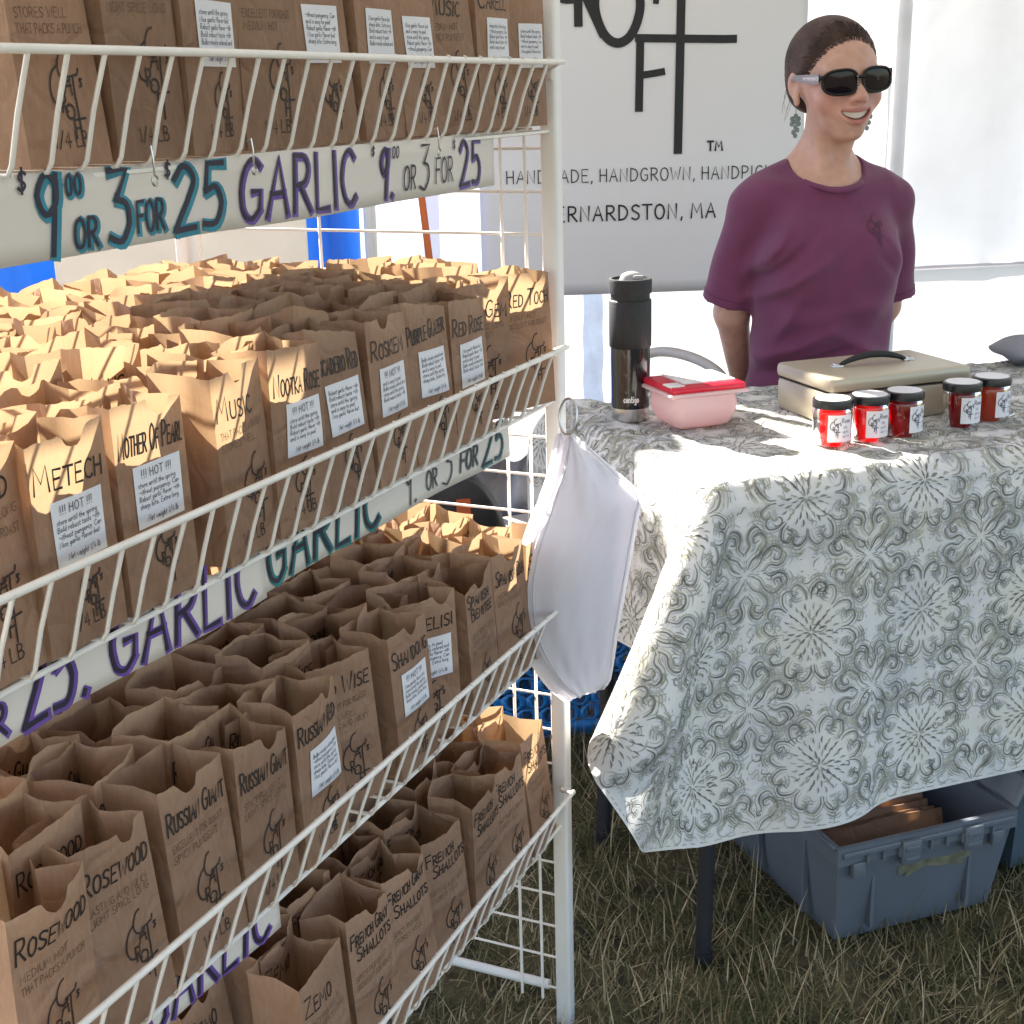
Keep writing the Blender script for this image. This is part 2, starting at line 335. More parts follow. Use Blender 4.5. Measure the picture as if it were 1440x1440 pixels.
def build_grass():
    n = 84000
    x = rng.uniform(-.75, 1.5, n); y = rng.uniform(1.0, 3.5, n)
    keep = rng.uniform(0, 1, n) < np.clip(1.35-.30*(y-1.0), .35, 1)
    x, y = x[keep], y[keep]; n = len(x)
    clump = .5+.5*np.sin(x*9.1+2*np.sin(y*7))*np.cos(y*11+1.3*np.sin(x*8))
    tint = np.clip(rng.beta(1.6, 2.0, n)*.95 + .24*(1-clump), 0, 1)
    ln = rng.uniform(.018, .056, n)*(.75+.6*clump); long = rng.uniform(0, 1, n) < .07
    ln[long] *= 1.8; tint[long] = np.clip(tint[long]+.35, 0, 1)
    flow = 1.2*np.sin(x*3.1+.5)+1.5*np.cos(y*2.7); az = flow + rng.normal(0, 1.3, n)
    lean = np.clip(rng.normal(.78, .38, n), .05, 1.45); lean2 = np.clip(lean+rng.uniform(.1, .8, n), .1, 1.75)
    w = rng.uniform(.0010, .0024, n)*.9
    d = np.c_[np.cos(az), np.sin(az)]; side = np.c_[-np.sin(az), np.cos(az)]
    P = []; cur = np.c_[x, y, np.full(n, -.012)]
    K = 4
    for k in range(K):
        t = k/(K-1); P.append((cur.copy(), w*(1-t*.92)))
        a = lean + (lean2-lean)*t; st = ln/(K-1)
        cur = cur + np.c_[d*(np.sin(a)*st)[:, None], np.cos(a)*st]
    V = np.empty((n, 2*K, 3))
    for k, (c, ww) in enumerate(P):
        off = np.c_[side*ww[:, None], np.zeros(n)]; V[:, 2*k] = c-off; V[:, 2*k+1] = c+off
    V[:, :, 2] = np.maximum(V[:, :, 2], -.01)
    base = (np.arange(n)*2*K)[:, None, None]
    q = np.array([[2*k, 2*k+1, 2*k+3, 2*k+2] for k in range(K-1)])[None]
    F = (base+q).reshape(-1, 4)
    me = bpy.data.meshes.new('grass'); me.vertices.add(n*2*K); me.vertices.foreach_set('co', V.ravel())
    me.loops.add(F.size); me.loops.foreach_set('vertex_index', F.ravel().astype(np.int32)); me.polygons.add(len(F))
    me.polygons.foreach_set('loop_start', (np.arange(len(F))*4).astype(np.int32)); me.update(calc_edges=True)
    a = me.attributes.new('tint', 'FLOAT', 'POINT'); a.data.foreach_set('value', np.repeat(tint, 2*K).astype(np.float32))
    me.materials.append(grass_mat()); me.polygons.foreach_set('use_smooth', [True]*len(F))
    o = bpy.data.objects.new('grass', me); C.objects.link(o)
    return tag(o, 'dry matted grass with straw coloured blades on the ground', 'grass', kind='stuff')
build_grass()

# ------------------------------------------------------------------ tent: canopy, back wall, poles
def fabric(name, col, tr, tcol, var=.05, scale=3):
    return mat(name, col, .7, var=var, scale=scale, trans=tr, tcol=tcol, bump=.15, bscale=6)
M['canopy'] = fabric('white_canopy_fabric', (.72, .72, .72), .10, (.72, .72, .74))
M['wall'] = fabric('white_wall_fabric', (.82, .82, .84), .125, (.95, .95, .97))
M['vinyl'] = fabric('clear_vinyl', (.70, .72, .78), .050, (.92, .93, .97), var=.14)
M['bluetarp'] = mat('blue_tarp', (.008, .085, .42), .45, var=.1, scale=5, trans=.2)
M['poly'] = mat('banner_vinyl', (.72, .715, .725), .55, var=.02, scale=2)
M['black'] = mat('black_print', (.012, .012, .014), .6, var=.05)

# canopy: the eave over the left side runs parallel to the rack, 1.3 m behind it
EB, EZ = 1.235, 2.05
def eave(a): return np.array(RW(a, EB, EZ))
L0, L1 = eave(-3.4), eave(3.2)
R0, R1 = np.array([2.6, -2.6, 2.05]), np.array([3.3, 3.9, 2.05])
pk = np.array([.5, .9, 2.95])
mb = MB(); N_ = 14
rim = [L0, R0, R1, L1]
for i in range(4):
    A, B = rim[i], rim[(i+1) % 4]; gg = []
    for u in np.linspace(0, 1, N_):
        row = []
        for v in np.linspace(0, 1, N_):
            p = (A*(1-u)+B*u)*(1-v)+pk*v; p = p.copy(); p[2] -= .10*math.sin(math.pi*u)*math.sin(math.pi*v)*(1-v); row.append(p)
        gg.append(row)
    mb.grid(gg)
ten = thing('unseen_canopy', 'unseen white fabric canopy shaped to let sun patches into the stall', 'canopy', (0, 0, 0))  # unseen roof, outline shaped to shade the stall and admit sun patches
mb.build('roof_fabric', M['canopy'], ten, smooth=60)
mb = MB()
for A in rim: mb.tube([(A[0], A[1], 0), A], .018, 8)
mb.build('frame_legs', M['post'], ten, smooth=40)

WA = R(9); WU = np.array([math.cos(WA), math.sin(WA), 0]); WN = np.array([-math.sin(WA), math.cos(WA), 0]); WP = np.array([.3, 3.4, 0])
WS0 = WP@WU
def WW(s, d, z): return WP + WU*(s-WS0) + WN*d + np.array([0, 0, z])
def wall(name, s0, s1, z0, z1, d, amp, m, label, seed, ns=70, nz=50, part=None):
    r_ = np.random.default_rng(seed); S = np.linspace(s0, s1, ns); Z = np.linspace(z0, z1, nz); SS, Z2 = np.meshgrid(S, Z, indexing='ij')
    D = np.zeros_like(SS)
    for k in range(9):
        fx, fz, ph = r_.normal(0, 6), r_.normal(0, 4), r_.uniform(0, 6.3); D += np.sin(SS*fx+Z2*fz+ph)*amp/3/(1+.15*(abs(fx)+abs(fz))/2)
    for k in range(7):       # diagonal drag creases
        a = r_.uniform(.3, 2.8); c0 = r_.uniform(-1, 1); q = (SS-s0-(s1-s0)*r_.uniform(0, 1))*math.sin(a)+(Z2-r_.uniform(z0, z1))*math.cos(a)
        D += amp*.8*np.exp(-(q/.03)**2)*r_.choice([-1, 1])
    G = WP[None, None]+(SS-WS0)[..., None]*WU+(d+D)[..., None]*WN+Z2[..., None]*np.array([0, 0, 1.])
    b = MB(); b.grid(G); o = b.build(name, m, smooth=180); tag(o, label, 'tent wall'); return o
wall('tent_wall', .10, 1.52, 0, 2.15, .12, .016, M['wall'], 'bright white fabric tent wall behind the banner and the seated woman', 3)
wall('tent_wall', 1.50, 3.2, .80, 2.15, .16, .022, M['vinyl'], 'wrinkled translucent window panel of the tent wall to the right of the woman', 5)
wall('tent_wall', 1.50, 3.2, 0, .805, .13, .010, M['wall'], 'plain white lower tent wall panel below the translucent window panel', 8)
b = MB(); b.tube([WW(1.50, .155, .806), WW(3.2, .155, .800)], .006, 8)
tag(b.build('wall_hem', mat('grey_hem', (.42, .40, .43), .6), smooth=60), 'thin grey hem bar along the foot of the translucent panel', 'hem bar')
b = MB(); b.tube([WW(1.517, .07, 0), WW(1.530, .07, 2.1)], .017, 12)
tag(b.build('tent_pole', mat('pale_grey_pole', (.80, .80, .82), .5, trans=.3), smooth=60), 'pale grey upright tent pole beside the woman, left of the translucent panel', 'tent pole')
# pale blue clear strip that hangs behind the flask
b = MB(); S = np.linspace(.722, .772, 7); Z = np.linspace(.40, .85, 40)
G = [[WW(s, .055+.006*math.sin(s*150+z*30)+.008*math.sin(z*47), z) for z in Z] for s in S]; b.grid(G)
tag(b.build('plastic_strip', mat('pale_blue_plastic', (.45, .58, .78), .25, var=.25, scale=25, trans=.5, tcol=(.7, .8, .95)), smooth=180), 'pale blue crinkled plastic strip hanging below the banner behind the flask', 'plastic strip')
# blue tarp behind the rack; unseen top raised to keep sun off the cloth corner
b = MB(); xs = np.linspace(-1.7, -.325, 60); zs = np.linspace(0, 1.67, 46)
b.grid([[(x, 3.22+0*x+.02*math.sin(x*23)+.012*math.sin(x*51+z*4)+.01*math.sin(z*9+x*5), z*(1+.085*min(1, max(0, (-.52-x)/.12)))+.008*math.sin(x*6)*z) for z in zs] for x in xs])
tag(b.build('blue_tarp', M['bluetarp'], smooth=180), 'bright blue tarp hanging behind the rack, seen in the gaps under the top sign', 'tarp')
b = MB(); b.tube([(-.30, 3.18, 0), (-.297, 3.18, 2.0)], .014, 10)
tag(b.build('tent_pole', M['post'], smooth=60), 'thin white upright tent pole at the right edge of the blue tarp', 'tent pole')
# orange strap running down behind the rack
b = MB(); b.grid([[(-.176+.03*t+w, 3.0+.004*math.sin(9*t), 1.12-.34*t) for t in np.linspace(0, 1, 12)] for w in (-.0075, 0, .0075)])
so = b.build('ratchet_strap', mat('orange_webbing', (.55, .13, .03), .6), smooth=180); tag(so, 'orange webbing strap slanting down behind the rack between sign and bags', 'strap')
md = so.modifiers.new('thick', 'SOLIDIFY'); md.thickness = .002

# banner
BAN = thing('banner', 'grey vinyl banner with large black logo lettering hung on the tent wall', 'banner', Vector(WP), WA)
def BF(off):
    return lambda p: np.c_[p[:, 0]-WS0, np.full(len(p), -off)+.004*np.sin(p[:, 0]*7)*np.cos(p[:, 1]*5), p[:, 1]]
b = MB(); S = np.linspace(.468, 1.254, 30); Z = np.linspace(.800, 1.86, 36)
gg = [BF(0)(np.c_[np.full(len(Z), s), Z+(s-.86)*-.012]) for s in S]; b.grid(gg)
sheet = b.build('sheet', M['poly'], BAN, smooth=180); md = sheet.modifiers.new('thick', 'SOLIDIFY'); md.thickness = .001; md.offset = -1
b = MB(); f = BF(.0022)
def th(p): return p
for st, w, tp in (("~.798,1.535 .757,1.508 .745,1.452 .765,1.395 .798,1.374 .832,1.395 .851,1.452 .838,1.508 .798,1.535", .021, 0),
              (".706,1.418 .706,1.60", .020, 0), (".712,1.50 .762,1.396", .020, 0), ("~.706,1.60 .76,1.595 .775,1.565 .755,1.52 .712,1.50", .019, 0),
              (".845,1.384 1.05,1.378 1.077,1.378", .018, 0), (".943,1.130 .947,1.38 .951,1.76", .0205, 0),
              (".848,1.228 .851,1.374", .019, 0), (".851,1.302 .885,1.306 .905,1.309", .016, 0), (".893,1.50 .888,1.462", .014, 0),
              ("~.86,1.84 .80,1.82 .77,1.72 .80,1.66 .85,1.66", .02, 0), ("~.74,1.70 .66,1.66 .63,1.56 .66,1.48 .70,1.47", .02, 0), (".85,1.60 .90,1.74 .925,1.59", .019, 0), (".86,1.65 .92,1.655", .017, 0), (".90,1.74 1.03,1.75", .018, 0)):
    for p in parse(st, 6): b.ribbon(p, w, f)
b.build('logo', M['black'], BAN)
b = MB()
st, w = text_strokes("HANDMADE, HANDGROWN, HANDPICKED", .531, 1.068, .029, maxw=.70, rise=-.012, gap=2.0)
for p in st: b.ribbon(p, .0026, f)
st, w = text_strokes("BERNARDSTON, MA", .618, .977, .034, maxw=.45, rise=-.01, gap=2.2)
for p in st: b.ribbon(p, .0042, f)
st, w = text_strokes("TM", 1.016, 1.128, .021, gap=2.5)
for p in st: b.ribbon(p, .0046, f)
b.build('lettering', M['black'], BAN)
# ------------------------------------------------------------------ wire display rack
RAILZ = [1.309, .984, .662, .392]; FLOORZ = [1.238, .914, .594, .322]
A0, A1, DEPTH = .30, 1.535, .58
LIP = .026
rack = thing('wire_display_rack', 'tall white wire display rack with four shelves full of brown bags', 'display rack', RACK_O, RA)
def rbox(mb, a, b_, z0, z1, s=.030):
    mb.box((a, b_, (z0+z1)/2), (s, s, z1-z0), bev=.004)
PA = 1.592
for a, b_ in ((PA, .036), (PA, DEPTH), (A0-.03, .036), (A0-.03, DEPTH)):
    mb = MB(); rbox(mb, a, b_, -.035, 1.72, .0215); mb.build('post', M['post'], rack, smooth=40)
for a in (PA, A0-.03):                # ladder like end frames
    mb = MB(); aa = a-.004
    for k in range(34): mb.tube([(aa, .045, .05+k*.0505), (aa, DEPTH, .05+k*.0505)], .0019, 6)
    for bb in (.068, .100, .36, DEPTH-.03): mb.tube([(aa-.003, bb, .03), (aa-.003, bb, 1.70)], .0021, 6)
    mb.build('end_grid', M['wire'], rack, smooth=60)
mb = MB()
mb.tube([(PA, .06, .05), (PA, DEPTH, .05)], .007, 8)
mb.build('foot_rail', M['post'], rack, smooth=50)
for i, (rz_, fz) in enumerate(zip(RAILZ, FLOORZ)):
    a1 = A1 - .0*i
    mb = MB(); mb.tube([(A0, 0, rz_-.002*(a-A0)) if 0 else (A0+(a1+.012-A0)*a, .0015*math.sin(9*a), rz_+.0015*math.sin(a*5)) for a in np.linspace(0, 1, 24)], .0031, 10)
    mb.tube([(a1+.006, 0, rz_), (a1+.020, .020, rz_-.008), (PA-.008, .032, rz_-.02)], .0026, 8)
    shelf = mb.build('shelf', M['wire'], rack, smooth=60)
    mb = MB(); r_ = np.random.default_rng(40+i)
    for a in np.arange(A0+.005, a1, .0352):
        j = r_.normal(0, .0012)
        mb.tube([(a, -.0008, rz_+.003), (a+j, LIP*.55, rz_-.036), (a+j, LIP-.002, fz+.004), (a+j, LIP+.002, fz-.002), (a+j, LIP+.012, fz-.003)], .00185, 6)
    mb.build('lip_wires', M['wire'], shelf, smooth=60)
    mb = MB()
    for a in np.arange(A0+.005, a1+.02, .0352): mb.tube([(a, LIP+.01, fz-.003), (a, DEPTH, fz-.003)], .0018, 5)
    for bb in (.035, .16, .30, .44, DEPTH-.01): mb.tube([(A0-.02, bb, fz-.007), (PA-.004, bb, fz-.007)], .0026, 6)
    mb.build('floor_wires', M['wire'], shelf, smooth=60)

# ------------------------------------------------------------------ brown bags
NF, NS_, NB = 22, 6, 12
TROW = np.array([0, .03, .12, .3, .5, .66, .78, .87, .94, 1.0])
BAGN = [0]
def bag_surface(r_, w, d, H, notch, mouth=1.0):
    fb, bb = r_.uniform(.001, .007)*mouth, r_.uniform(.001, .009)*mouth; tri = r_.uniform(0, 1, 2)
    g1, g2 = r_.uniform(.003, .017), r_.uniform(.003, .017)
    cf, cb = r_.normal(0, .003), r_.normal(.001, .004)
    wav = [(r_.normal(0, 1), r_.uniform(20, 70), r_.uniform(15, 45), r_.uniform(0, 6)) for _ in range(4)]
    nc = r_.uniform(-.2, .55) if notch else 9; nr = .012
    tw = r_.normal(0, .03); ph = r_.uniform(0, 6, 6); pkb = r_.uniform(-.002, .006); ga = r_.uniform(.6, 1.4)
    tiltf = r_.normal(0, .004)
    flop = r_.normal(0, .006)
    def topz(face, s):
        z = H + .0005*np.sin(s*9+ph[0]) + .0004*np.sin(s*23+ph[1])
        if face == 'f':
            z = z + tiltf*s
            dx = (s-nc)*w/2; inn = np.abs(dx) < nr
            z = z - np.where(inn, np.sqrt(np.maximum(nr*nr-dx*dx, 0))*.95, 0)
        elif face == 'b': z = z + pkb*(1-np.abs(s)) + .0006*np.sin(s*6+ph[2]) - tiltf*s
        elif face == 'l': z = z - tiltf*(-s) - .005*ga*(1-np.abs(s))*0 + .0006*np.sin(s*7+ph[3])*(1-s*s) - tiltf*0
        else: z = z + tiltf*(-s) + .0006*np.sin(s*7+ph[4])*(1-s*s)
        return z
    def crump(x, z, k): return sum(a*.00055*np.sin(fx*x+fz*z+p+k) for a, fx, fz, p in wav)
    def P(face, s, t):
        s, t = np.broadcast_arrays(np.asarray(s, float), np.asarray(t, float))
        z = t*topz(face, s); up = np.clip((t-.70)/.30, 0, 1)**1.6
        hw = w/2*(1-.03*t)
        if face == 'f': x = s*hw; y = -d/2 - (fb*t**2+cf*up)*(np.cos(s*math.pi/2)*(1-tri[0])+tri[0]*(1-np.abs(s)))
        elif face == 'b': x = s*hw; y = d/2 + (bb*t**2+cb*up+flop*up*s)*(np.cos(s*math.pi/2)*(1-tri[1])+tri[1]*(1-np.abs(s)))
        elif face == 'r': x = hw - (.002+g1*t**1.4)*(1-np.abs(s)); y = s*d/2
        else: x = -hw + (.002+g2*t**1.4)*(1-np.abs(s)); y = s*d/2
        e = np.clip(1-np.abs(s)**6, 0, 1)*np.clip(t*8, 0, 1)
        y = y + (crump(x, z, 0)*e if face in 'fb' else 0)
        x = x + (crump(y*2, z, 3)*e if face in 'lr' else 0)
        a = tw*t; ca, sa = np.cos(a), np.sin(a)
        return np.stack([x*ca-y*sa, x*sa+y*ca, z], -1)
    return P, topz
def make_bag(r_, a, b_, z, yaw=0., lean=0., leanx=0., w=.083, d=.052, H=.158, notch=True, name=None, spec=None, label='', mouth=1.0):
    P, topz = bag_surface(r_, w, d, H, notch, mouth)
    def XF(p):
        p = p.copy(); zz = p[..., 2]; p[..., 1] = p[..., 1] + lean*zz; p[..., 0] = p[..., 0] + leanx*zz; return p
    segs = [('f', np.linspace(-1, 1, NF+1)[:-1]), ('r', np.linspace(-1, 1, NS_+1)[:-1]), ('b', np.linspace(1, -1, NB+1)[:-1]), ('l', np.linspace(1, -1, NS_+1)[:-1])]
    cols = []
    for fc, S in segs:
        for s in S: cols.append(P(fc, np.full(len(TROW), s), TROW))
    G = XF(np.array(cols)); mb = MB(); mb.grid(G, closeu=True)
    nv = len(TROW); mb.f.append(tuple(i*nv for i in range(len(cols)))); mb.m.append(0)
    loc = RW(a, b_+d/2, z+.0005)
    o = mb.build('paper_bag', M['kraft'], smooth=33, loc=loc, rz=RA+yaw)
    tag(o, label, 'paper bag', 'brown paper bags standing on the wire shelves')
    def FS(off):
        def fn(p):
            s = np.clip(p[:, 0]/(w/2*.985), -1, 1); t = np.clip(p[:, 1]/topz('f', s), 0, 1)
            q = P('f', s, t); q[:, 2] = p[:, 1]; q[:, 1] -= off; return XF(q)
        return fn
    if name:
        mb = MB(); hgt = .0185
        lines = name.split('/')
        y0 = H*.765 if len(lines) == 1 else H*.82
        for li, ln in enumerate(lines):
            st, W = text_strokes(ln, -w*.45 + (.008*li), y0-.017*li, hgt*(1 if len(lines) == 1 else .78), maxw=w*.90, slant=r_.uniform(-.02, .12), rise=r_.normal(.0, .03), rng=r_, smallcaps=.74)
            for p in st: mb.ribbon(p, .0019, FS(.0008))
        mb.build('handwriting', M['ink'], o)
    if spec is None: return o
    yb = H*.765 - .008 - (.014 if name and '/' in name else 0)
    if spec in ('hot', 'label'):
        lw, lh = .054, .047; cx = r_.normal(.004, .002); top = yb-.001
        S = np.linspace(cx-lw/2, cx+lw/2, 12); Z = np.linspace(top-lh, top, 6); sk = r_.normal(0, .02)
        mb = MB(); mb.grid([FS(.0009)(np.c_[np.full(6, s), Z+sk*(s-cx)]) for s in S])
        stk = mb.build('sticker', M['sticker'], o, smooth=180)
        mb = MB(); y = top-.010
        if spec == 'hot':
            st, W = text_strokes("!!! HOT !!!", cx-.019, y, .0062, maxw=.038, gap=2)
            for p in st: mb.ribbon(p, .0007, FS(.0014))
            y -= .0068
        for ln in r_.permutation(["Robust garlic flavor with", "sharp bite. Extra long", "Bulbs nicely colored and", "Nice garlic flavor but", "without pungency. Can", "store until the spring", "Bold robust taste with", "and is easy to peel"])[:4 if spec == 'hot' else 5]:
            st, W = text_strokes(str(ln), cx-.0235, y, .0040, maxw=.047, slant=.12)
            for p in st: mb.ribbon(p[::2] if len(p) > 4 else p, .00048, FS(.0014))
            y -= .0053
        st, W = text_strokes("Net weight 1/4 lb", cx-.016, top-lh+.004, .0044, maxw=.036, slant=.12)
        for p in st: mb.ribbon(p, .00052, FS(.0014))
        mb.build('print', M['print'], stk)
        yl = top-lh-.004
    else:
        mb = MB(); y = yb-.008
        for ln in r_.permutation(["MEDIUM HOT", "STORES WELL", "LIGHT SPICE LONG", "LASTING AND MILKY", "EXCELLENT FOR ROAST", "SPICY PUNGENT", "THAT PACKS A PUNCH"])[:2 if spec == 'text' else 3]:
            st, W = text_strokes(str(ln), -w*.42, y, .0062, maxw=w*.8, rise=r_.normal(.02, .02), rng=r_)
            for p in st: mb.ribbon(p, .0006, FS(.0007))
            y -= .0095
        mb.build('handwriting', M['thinink'], o); yl = y
    mb = MB(); lh = min(.062, yl-.012)
    if lh > .025:
        for p in logo_strokes(-lh*.22+r_.normal(.003, .003), yl-lh, lh): mb.ribbon(p, .0017, FS(.0007))
        mb.build('stamped_logo', M['stamp'], o)
    if r_.uniform() < .8:
        mb = MB(); st, W = text_strokes("1/4 LB", -.016, .012, .010, rng=r_)
        for p in st: mb.ribbon(p, .0011, FS(.0007))
        mb.build('weight_mark', M['stamp'], o)
    return o
FRONT = {
 0: [(.668, None, 'text', 'at the left edge, top shelf'), (.755, 'RUSSIAN/GIANT', 'text', 'second from left on the top shelf'), (.842, None, 'text', 'with plain front, third from left on the top shelf'),
     (.921, None, 'label', 'with the leftmost white sticker on the top shelf'), (1.002, None, 'text', 'between two stickered bags on the top shelf, left of centre'), (1.09, None, 'label', 'above GARLIC on the top sign, second sticker from left'),
     (1.182, None, 'label', 'with the third sticker from left on the top shelf'), (1.265, None, 'label', 'with the fourth sticker from left on the top shelf'), (1.347, 'MUSIC', 'text', 'marked MUSIC near the right end of the top shelf'),
     (1.436, 'CARELL', 'label', 'with narrow sticker, next to last on the top shelf'), (1.522, None, 'label', 'with sticker, last on the top shelf beside the post')],
 1: [(.636, 'GERRID', 'text', ''), (.718, 'METECH', 'hot', ''), (.806, 'MOTHER OF PEARL', 'hot', ''), (.922, 'MUSIC', 'text', ''), (1.004, 'NOOTKA ROSE', 'hot', ''), (1.088, 'PESCADERO RED', 'label', ''), (1.174, 'ROSKEM', 'hot', ''),
     (1.263, 'PURPLE GLAZER', 'label', ''), (1.352, 'RED ROSE', 'label', ''), (1.437, 'RED GEM', 'text', ''), (1.522, 'RED TOCH', 'text', '')],
 2: [(.556, 'GOLD', 'text', ''), (.642, 'ROSEWOOD', 'text', ''), (.728, 'ROSEWOOD', 'text', ''), (.826, 'RUSSIAN GIANT', 'text', ''), (.911, 'RUSSIAN GIANT', 'text', ''), (1.002, 'RUSSIAN RED', 'label', ''), (1.098, 'RED WISE', 'text3', ''), (1.190, 'SHANDONG', 'hot', ''),
     (1.275, 'SHVELISI', 'label', ''), (1.357, 'SPANISH/BENITEE', 'text3', ''), (1.442, 'SPANISH ROJA', 'text', ''), (1.522, 'SPANISH', 'text', '')],
 3: [(.80, 'ZEMO', 'text', ''), (.885, 'ZEMO', 'text', ''), (.985, 'ZEMO', 'text', ''), (1.082, 'FRENCH GRAY/SHALLOTS', 'text', ''), (1.170, 'FRENCH GRAY/SHALLOTS', 'text', ''), (1.256, 'FRENCH/SHALLOTS', 'text', ''), (1.345, 'FRENCH/SHALLOTS', 'text', ''), (1.430, 'FRENCH/SHALLOTS', 'text', ''), (1.520, 'FRENCH/SHALLOTS', 'text', '')],
}
YAW = {(1, 3): .10, (1, 9): -.45, (1, 10): -.30, (2, 6): -.32, (2, 8): -.5, (1, 0): .05}
SHN = ['top', 'second', 'third', 'bottom']; ORD = ['first', 'second', 'third', 'fourth', 'fifth', 'sixth', 'seventh', 'eighth', 'ninth', 'tenth', 'eleventh', 'twelfth', 'thirteenth', 'fourteenth', 'fifteenth']
DUP = {(2, 1): 'leftmost of the two', (2, 2): 'right one of the two', (2, 3): 'the nearer left one', (2, 4): 'beside RUSSIAN RED',
       (3, 0): 'leftmost', (3, 1): 'second from left', (3, 2): 'beside the shallots', (3, 3): 'the nearer left one', (3, 4): 'the right one', (3, 5): 'leftmost of the four', (3, 6): 'second from left of the four', (3, 7): 'third from left of the four', (3, 8): 'beside the rack post'}
SKIP = set()
ROWS = {0: 8, 1: 8, 2: 8, 3: 7}
def in_view(p, m=70):
    x, y = px(p); return -m < x < 1440+m and -m < y < 1440+m
def all_bags():
    for si in range(4):
        fz = FLOORZ[si]
        for k, (a, nm, spec, extra) in enumerate(FRONT[si]):
            r_ = np.random.default_rng(1000*si+k)
            yaw = YAW.get((si, k), r_.normal(0, .05))
            if si == 0: lab = 'brown paper bag ' + extra
            else:
                lab = 'brown paper bag marked %s in the front row of the %s shelf' % (nm.replace('/', ' '), SHN[si])
                if (si, k) in DUP: lab = 'brown bag marked %s, %s, front of the %s shelf' % (nm.replace('/', ' '), DUP[(si, k)], SHN[si])
            if not in_view(RW(a, .05, fz+.08)): continue
            make_bag(r_, a, LIP+.004+(.02 if abs(yaw) > .3 else 0), fz, yaw, lean=r_.uniform(.0, .10), leanx=r_.normal(0, .02), w=.0825+r_.normal(0, .001), d=.056, H=.157+r_.normal(0, .003), notch=(r_.uniform() < .8), name=nm, spec=spec, label=lab)
        for row in range(1, ROWS[si]):
            r_ = np.random.default_rng(5000+100*si+row); b_ = LIP+.006+row*.0645
            names = [q[1] for q in FRONT[si] if q[1]]; idx = 0
            a = .42 + r_.uniform(0, .05)
            while a < 1.585:
                fr = min(range(len(FRONT[si])), key=lambda q: abs(FRONT[si][q][0]-a)); aa = a
                H = .160+r_.normal(0, .005)
                key = (si, row, idx); vis = in_view(RW(aa, b_+.03, fz+.13), 260 if si == 1 else 60) and not (si == 1 and row >= 7 and aa < .89) and key not in SKIP and not (si == 0 and row >= 3 and aa < 1.27)
                nm = FRONT[si][fr][1]
                rr = np.random.default_rng(900000+si*10000+row*100+idx)
                if vis:
                    ref = ('the one marked ' + nm.replace('/', ' ')) if nm and si else 'the %s front bag' % ORD[fr]
                    if (si, fr) in DUP and si: ref = 'the %s bag (%s)' % (nm.replace('/', ' '), DUP[(si, fr)])
                    lab = 'open brown bag, %s row back on the %s shelf, %s from left' % (ORD[row], SHN[si], ORD[idx])
                    make_bag(rr, aa, b_+rr.normal(0, .004), fz, rr.normal(0, .11), lean=rr.normal(.02, .06), leanx=rr.normal(0, .04), w=.081+rr.normal(0, .0015), d=.057, H=H, notch=rr.uniform() < .6, name=(nm if nm and rr.uniform() < .75 else None), label=lab, mouth=1.4)
                idx += 1; a += .0875+abs(r_.normal(0, .003))
all_bags()

# ------------------------------------------------------------------ hand painted price signs
def sign(a0, a1, z0, z1, b_, words, label, bend=0., holes=()):
    o = thing('price_sign', label, 'sign', RW(a0, b_, z0), RA)
    W, H = a1-a0, z1-z0; r_ = np.random.default_rng(int(a0*1000))
    def fn(off):
        def q(p):
            x = p[:, 0]; return np.c_[x, -off+.0035*np.sin(x*9)+bend*np.sin(x/W*math.pi)+.002*np.sin(x*23+p[:, 1]*20), p[:, 1]]
        return q
    S = np.linspace(0, W, 60); Z = np.linspace(0, H, 5)
    mb = MB(); mb.grid([fn(0)(np.c_[np.full(5, s), Z+.0009*np.sin(s*17)*(Z/H-.5)]) for s in S])
    c = mb.build('card', M['card'], o, smooth=180); md = c.modifiers.new('thick', 'SOLIDIFY'); md.thickness = .0012; md.offset = -1
    fills = {}; dk = MB()
    for txt, x, y, h, wmax, col, sw in words:
        st, w = text_strokes(txt, x-a0, y, h, maxw=wmax, slant=.10, rng=r_, smallcaps=1, jit=.012, gap=1.6)
        mbf = fills.setdefault(col, MB())
        for p in st:
            if col: mbf.ribbon(p+[.0022, -.0012], sw*2.2, fn(.0009))
            dk.ribbon(p, sw, fn(.0016))
    for col, mbf in fills.items():
        if col and mbf.n: mbf.build('lettering_colour', M[col], o)
    dk.build('lettering', M['dark'], o)
    return o
sign(.56, 1.428, 1.180, 1.236, .030, [
    ("$", .700, .037, .022, .02, None, .0022), ("9", .712, .003, .052, .030, 'teal', .0042), ("00", .745, .040, .013, .018, 'teal', .0022), ("OR", .748, .005, .019, .026, 'teal', .0026), ("3", .783, .005, .048, .032, 'teal', .0044), ("FOR", .815, .009, .021, .034, 'teal', .0026),
    ("$", .852, .038, .018, .016, None, .0020), ("25", .858, .006, .046, .070, 'teal', .0044), ("GARLIC", .936, .006, .046, .185, 'purple', .0034),
    ("$", 1.148, .040, .013, .014, None, .0018), ("9.", 1.160, .006, .044, .032, 'purple', .0034), ("00", 1.186, .041, .010, .016, None, .0017), ("OR", 1.207, .010, .022, .026, None, .0022), ("3", 1.238, .008, .042, .026, None, .0028), ("FOR", 1.272, .012, .024, .044, None, .0022), ("$", 1.318, .038, .014, .014, None, .0018), ("25", 1.330, .006, .044, .075, 'purple', .0032)],
    'long white price card in teal and purple lettering under the top shelf', .0)
sign(.40, .944, .868, .9115, .040, [
    ("OR 3", .46, .005, .036, .07, 'purple', .0036), ("FOR", .590, .008, .022, .055, 'purple', .0028), ("25.", .655, .004, .052, .075, 'purple', .0040), ("GARLIC", .745, .005, .050, .185, 'purple', .0036)],
    'white card with purple GARLIC lettering under the second shelf, left one')
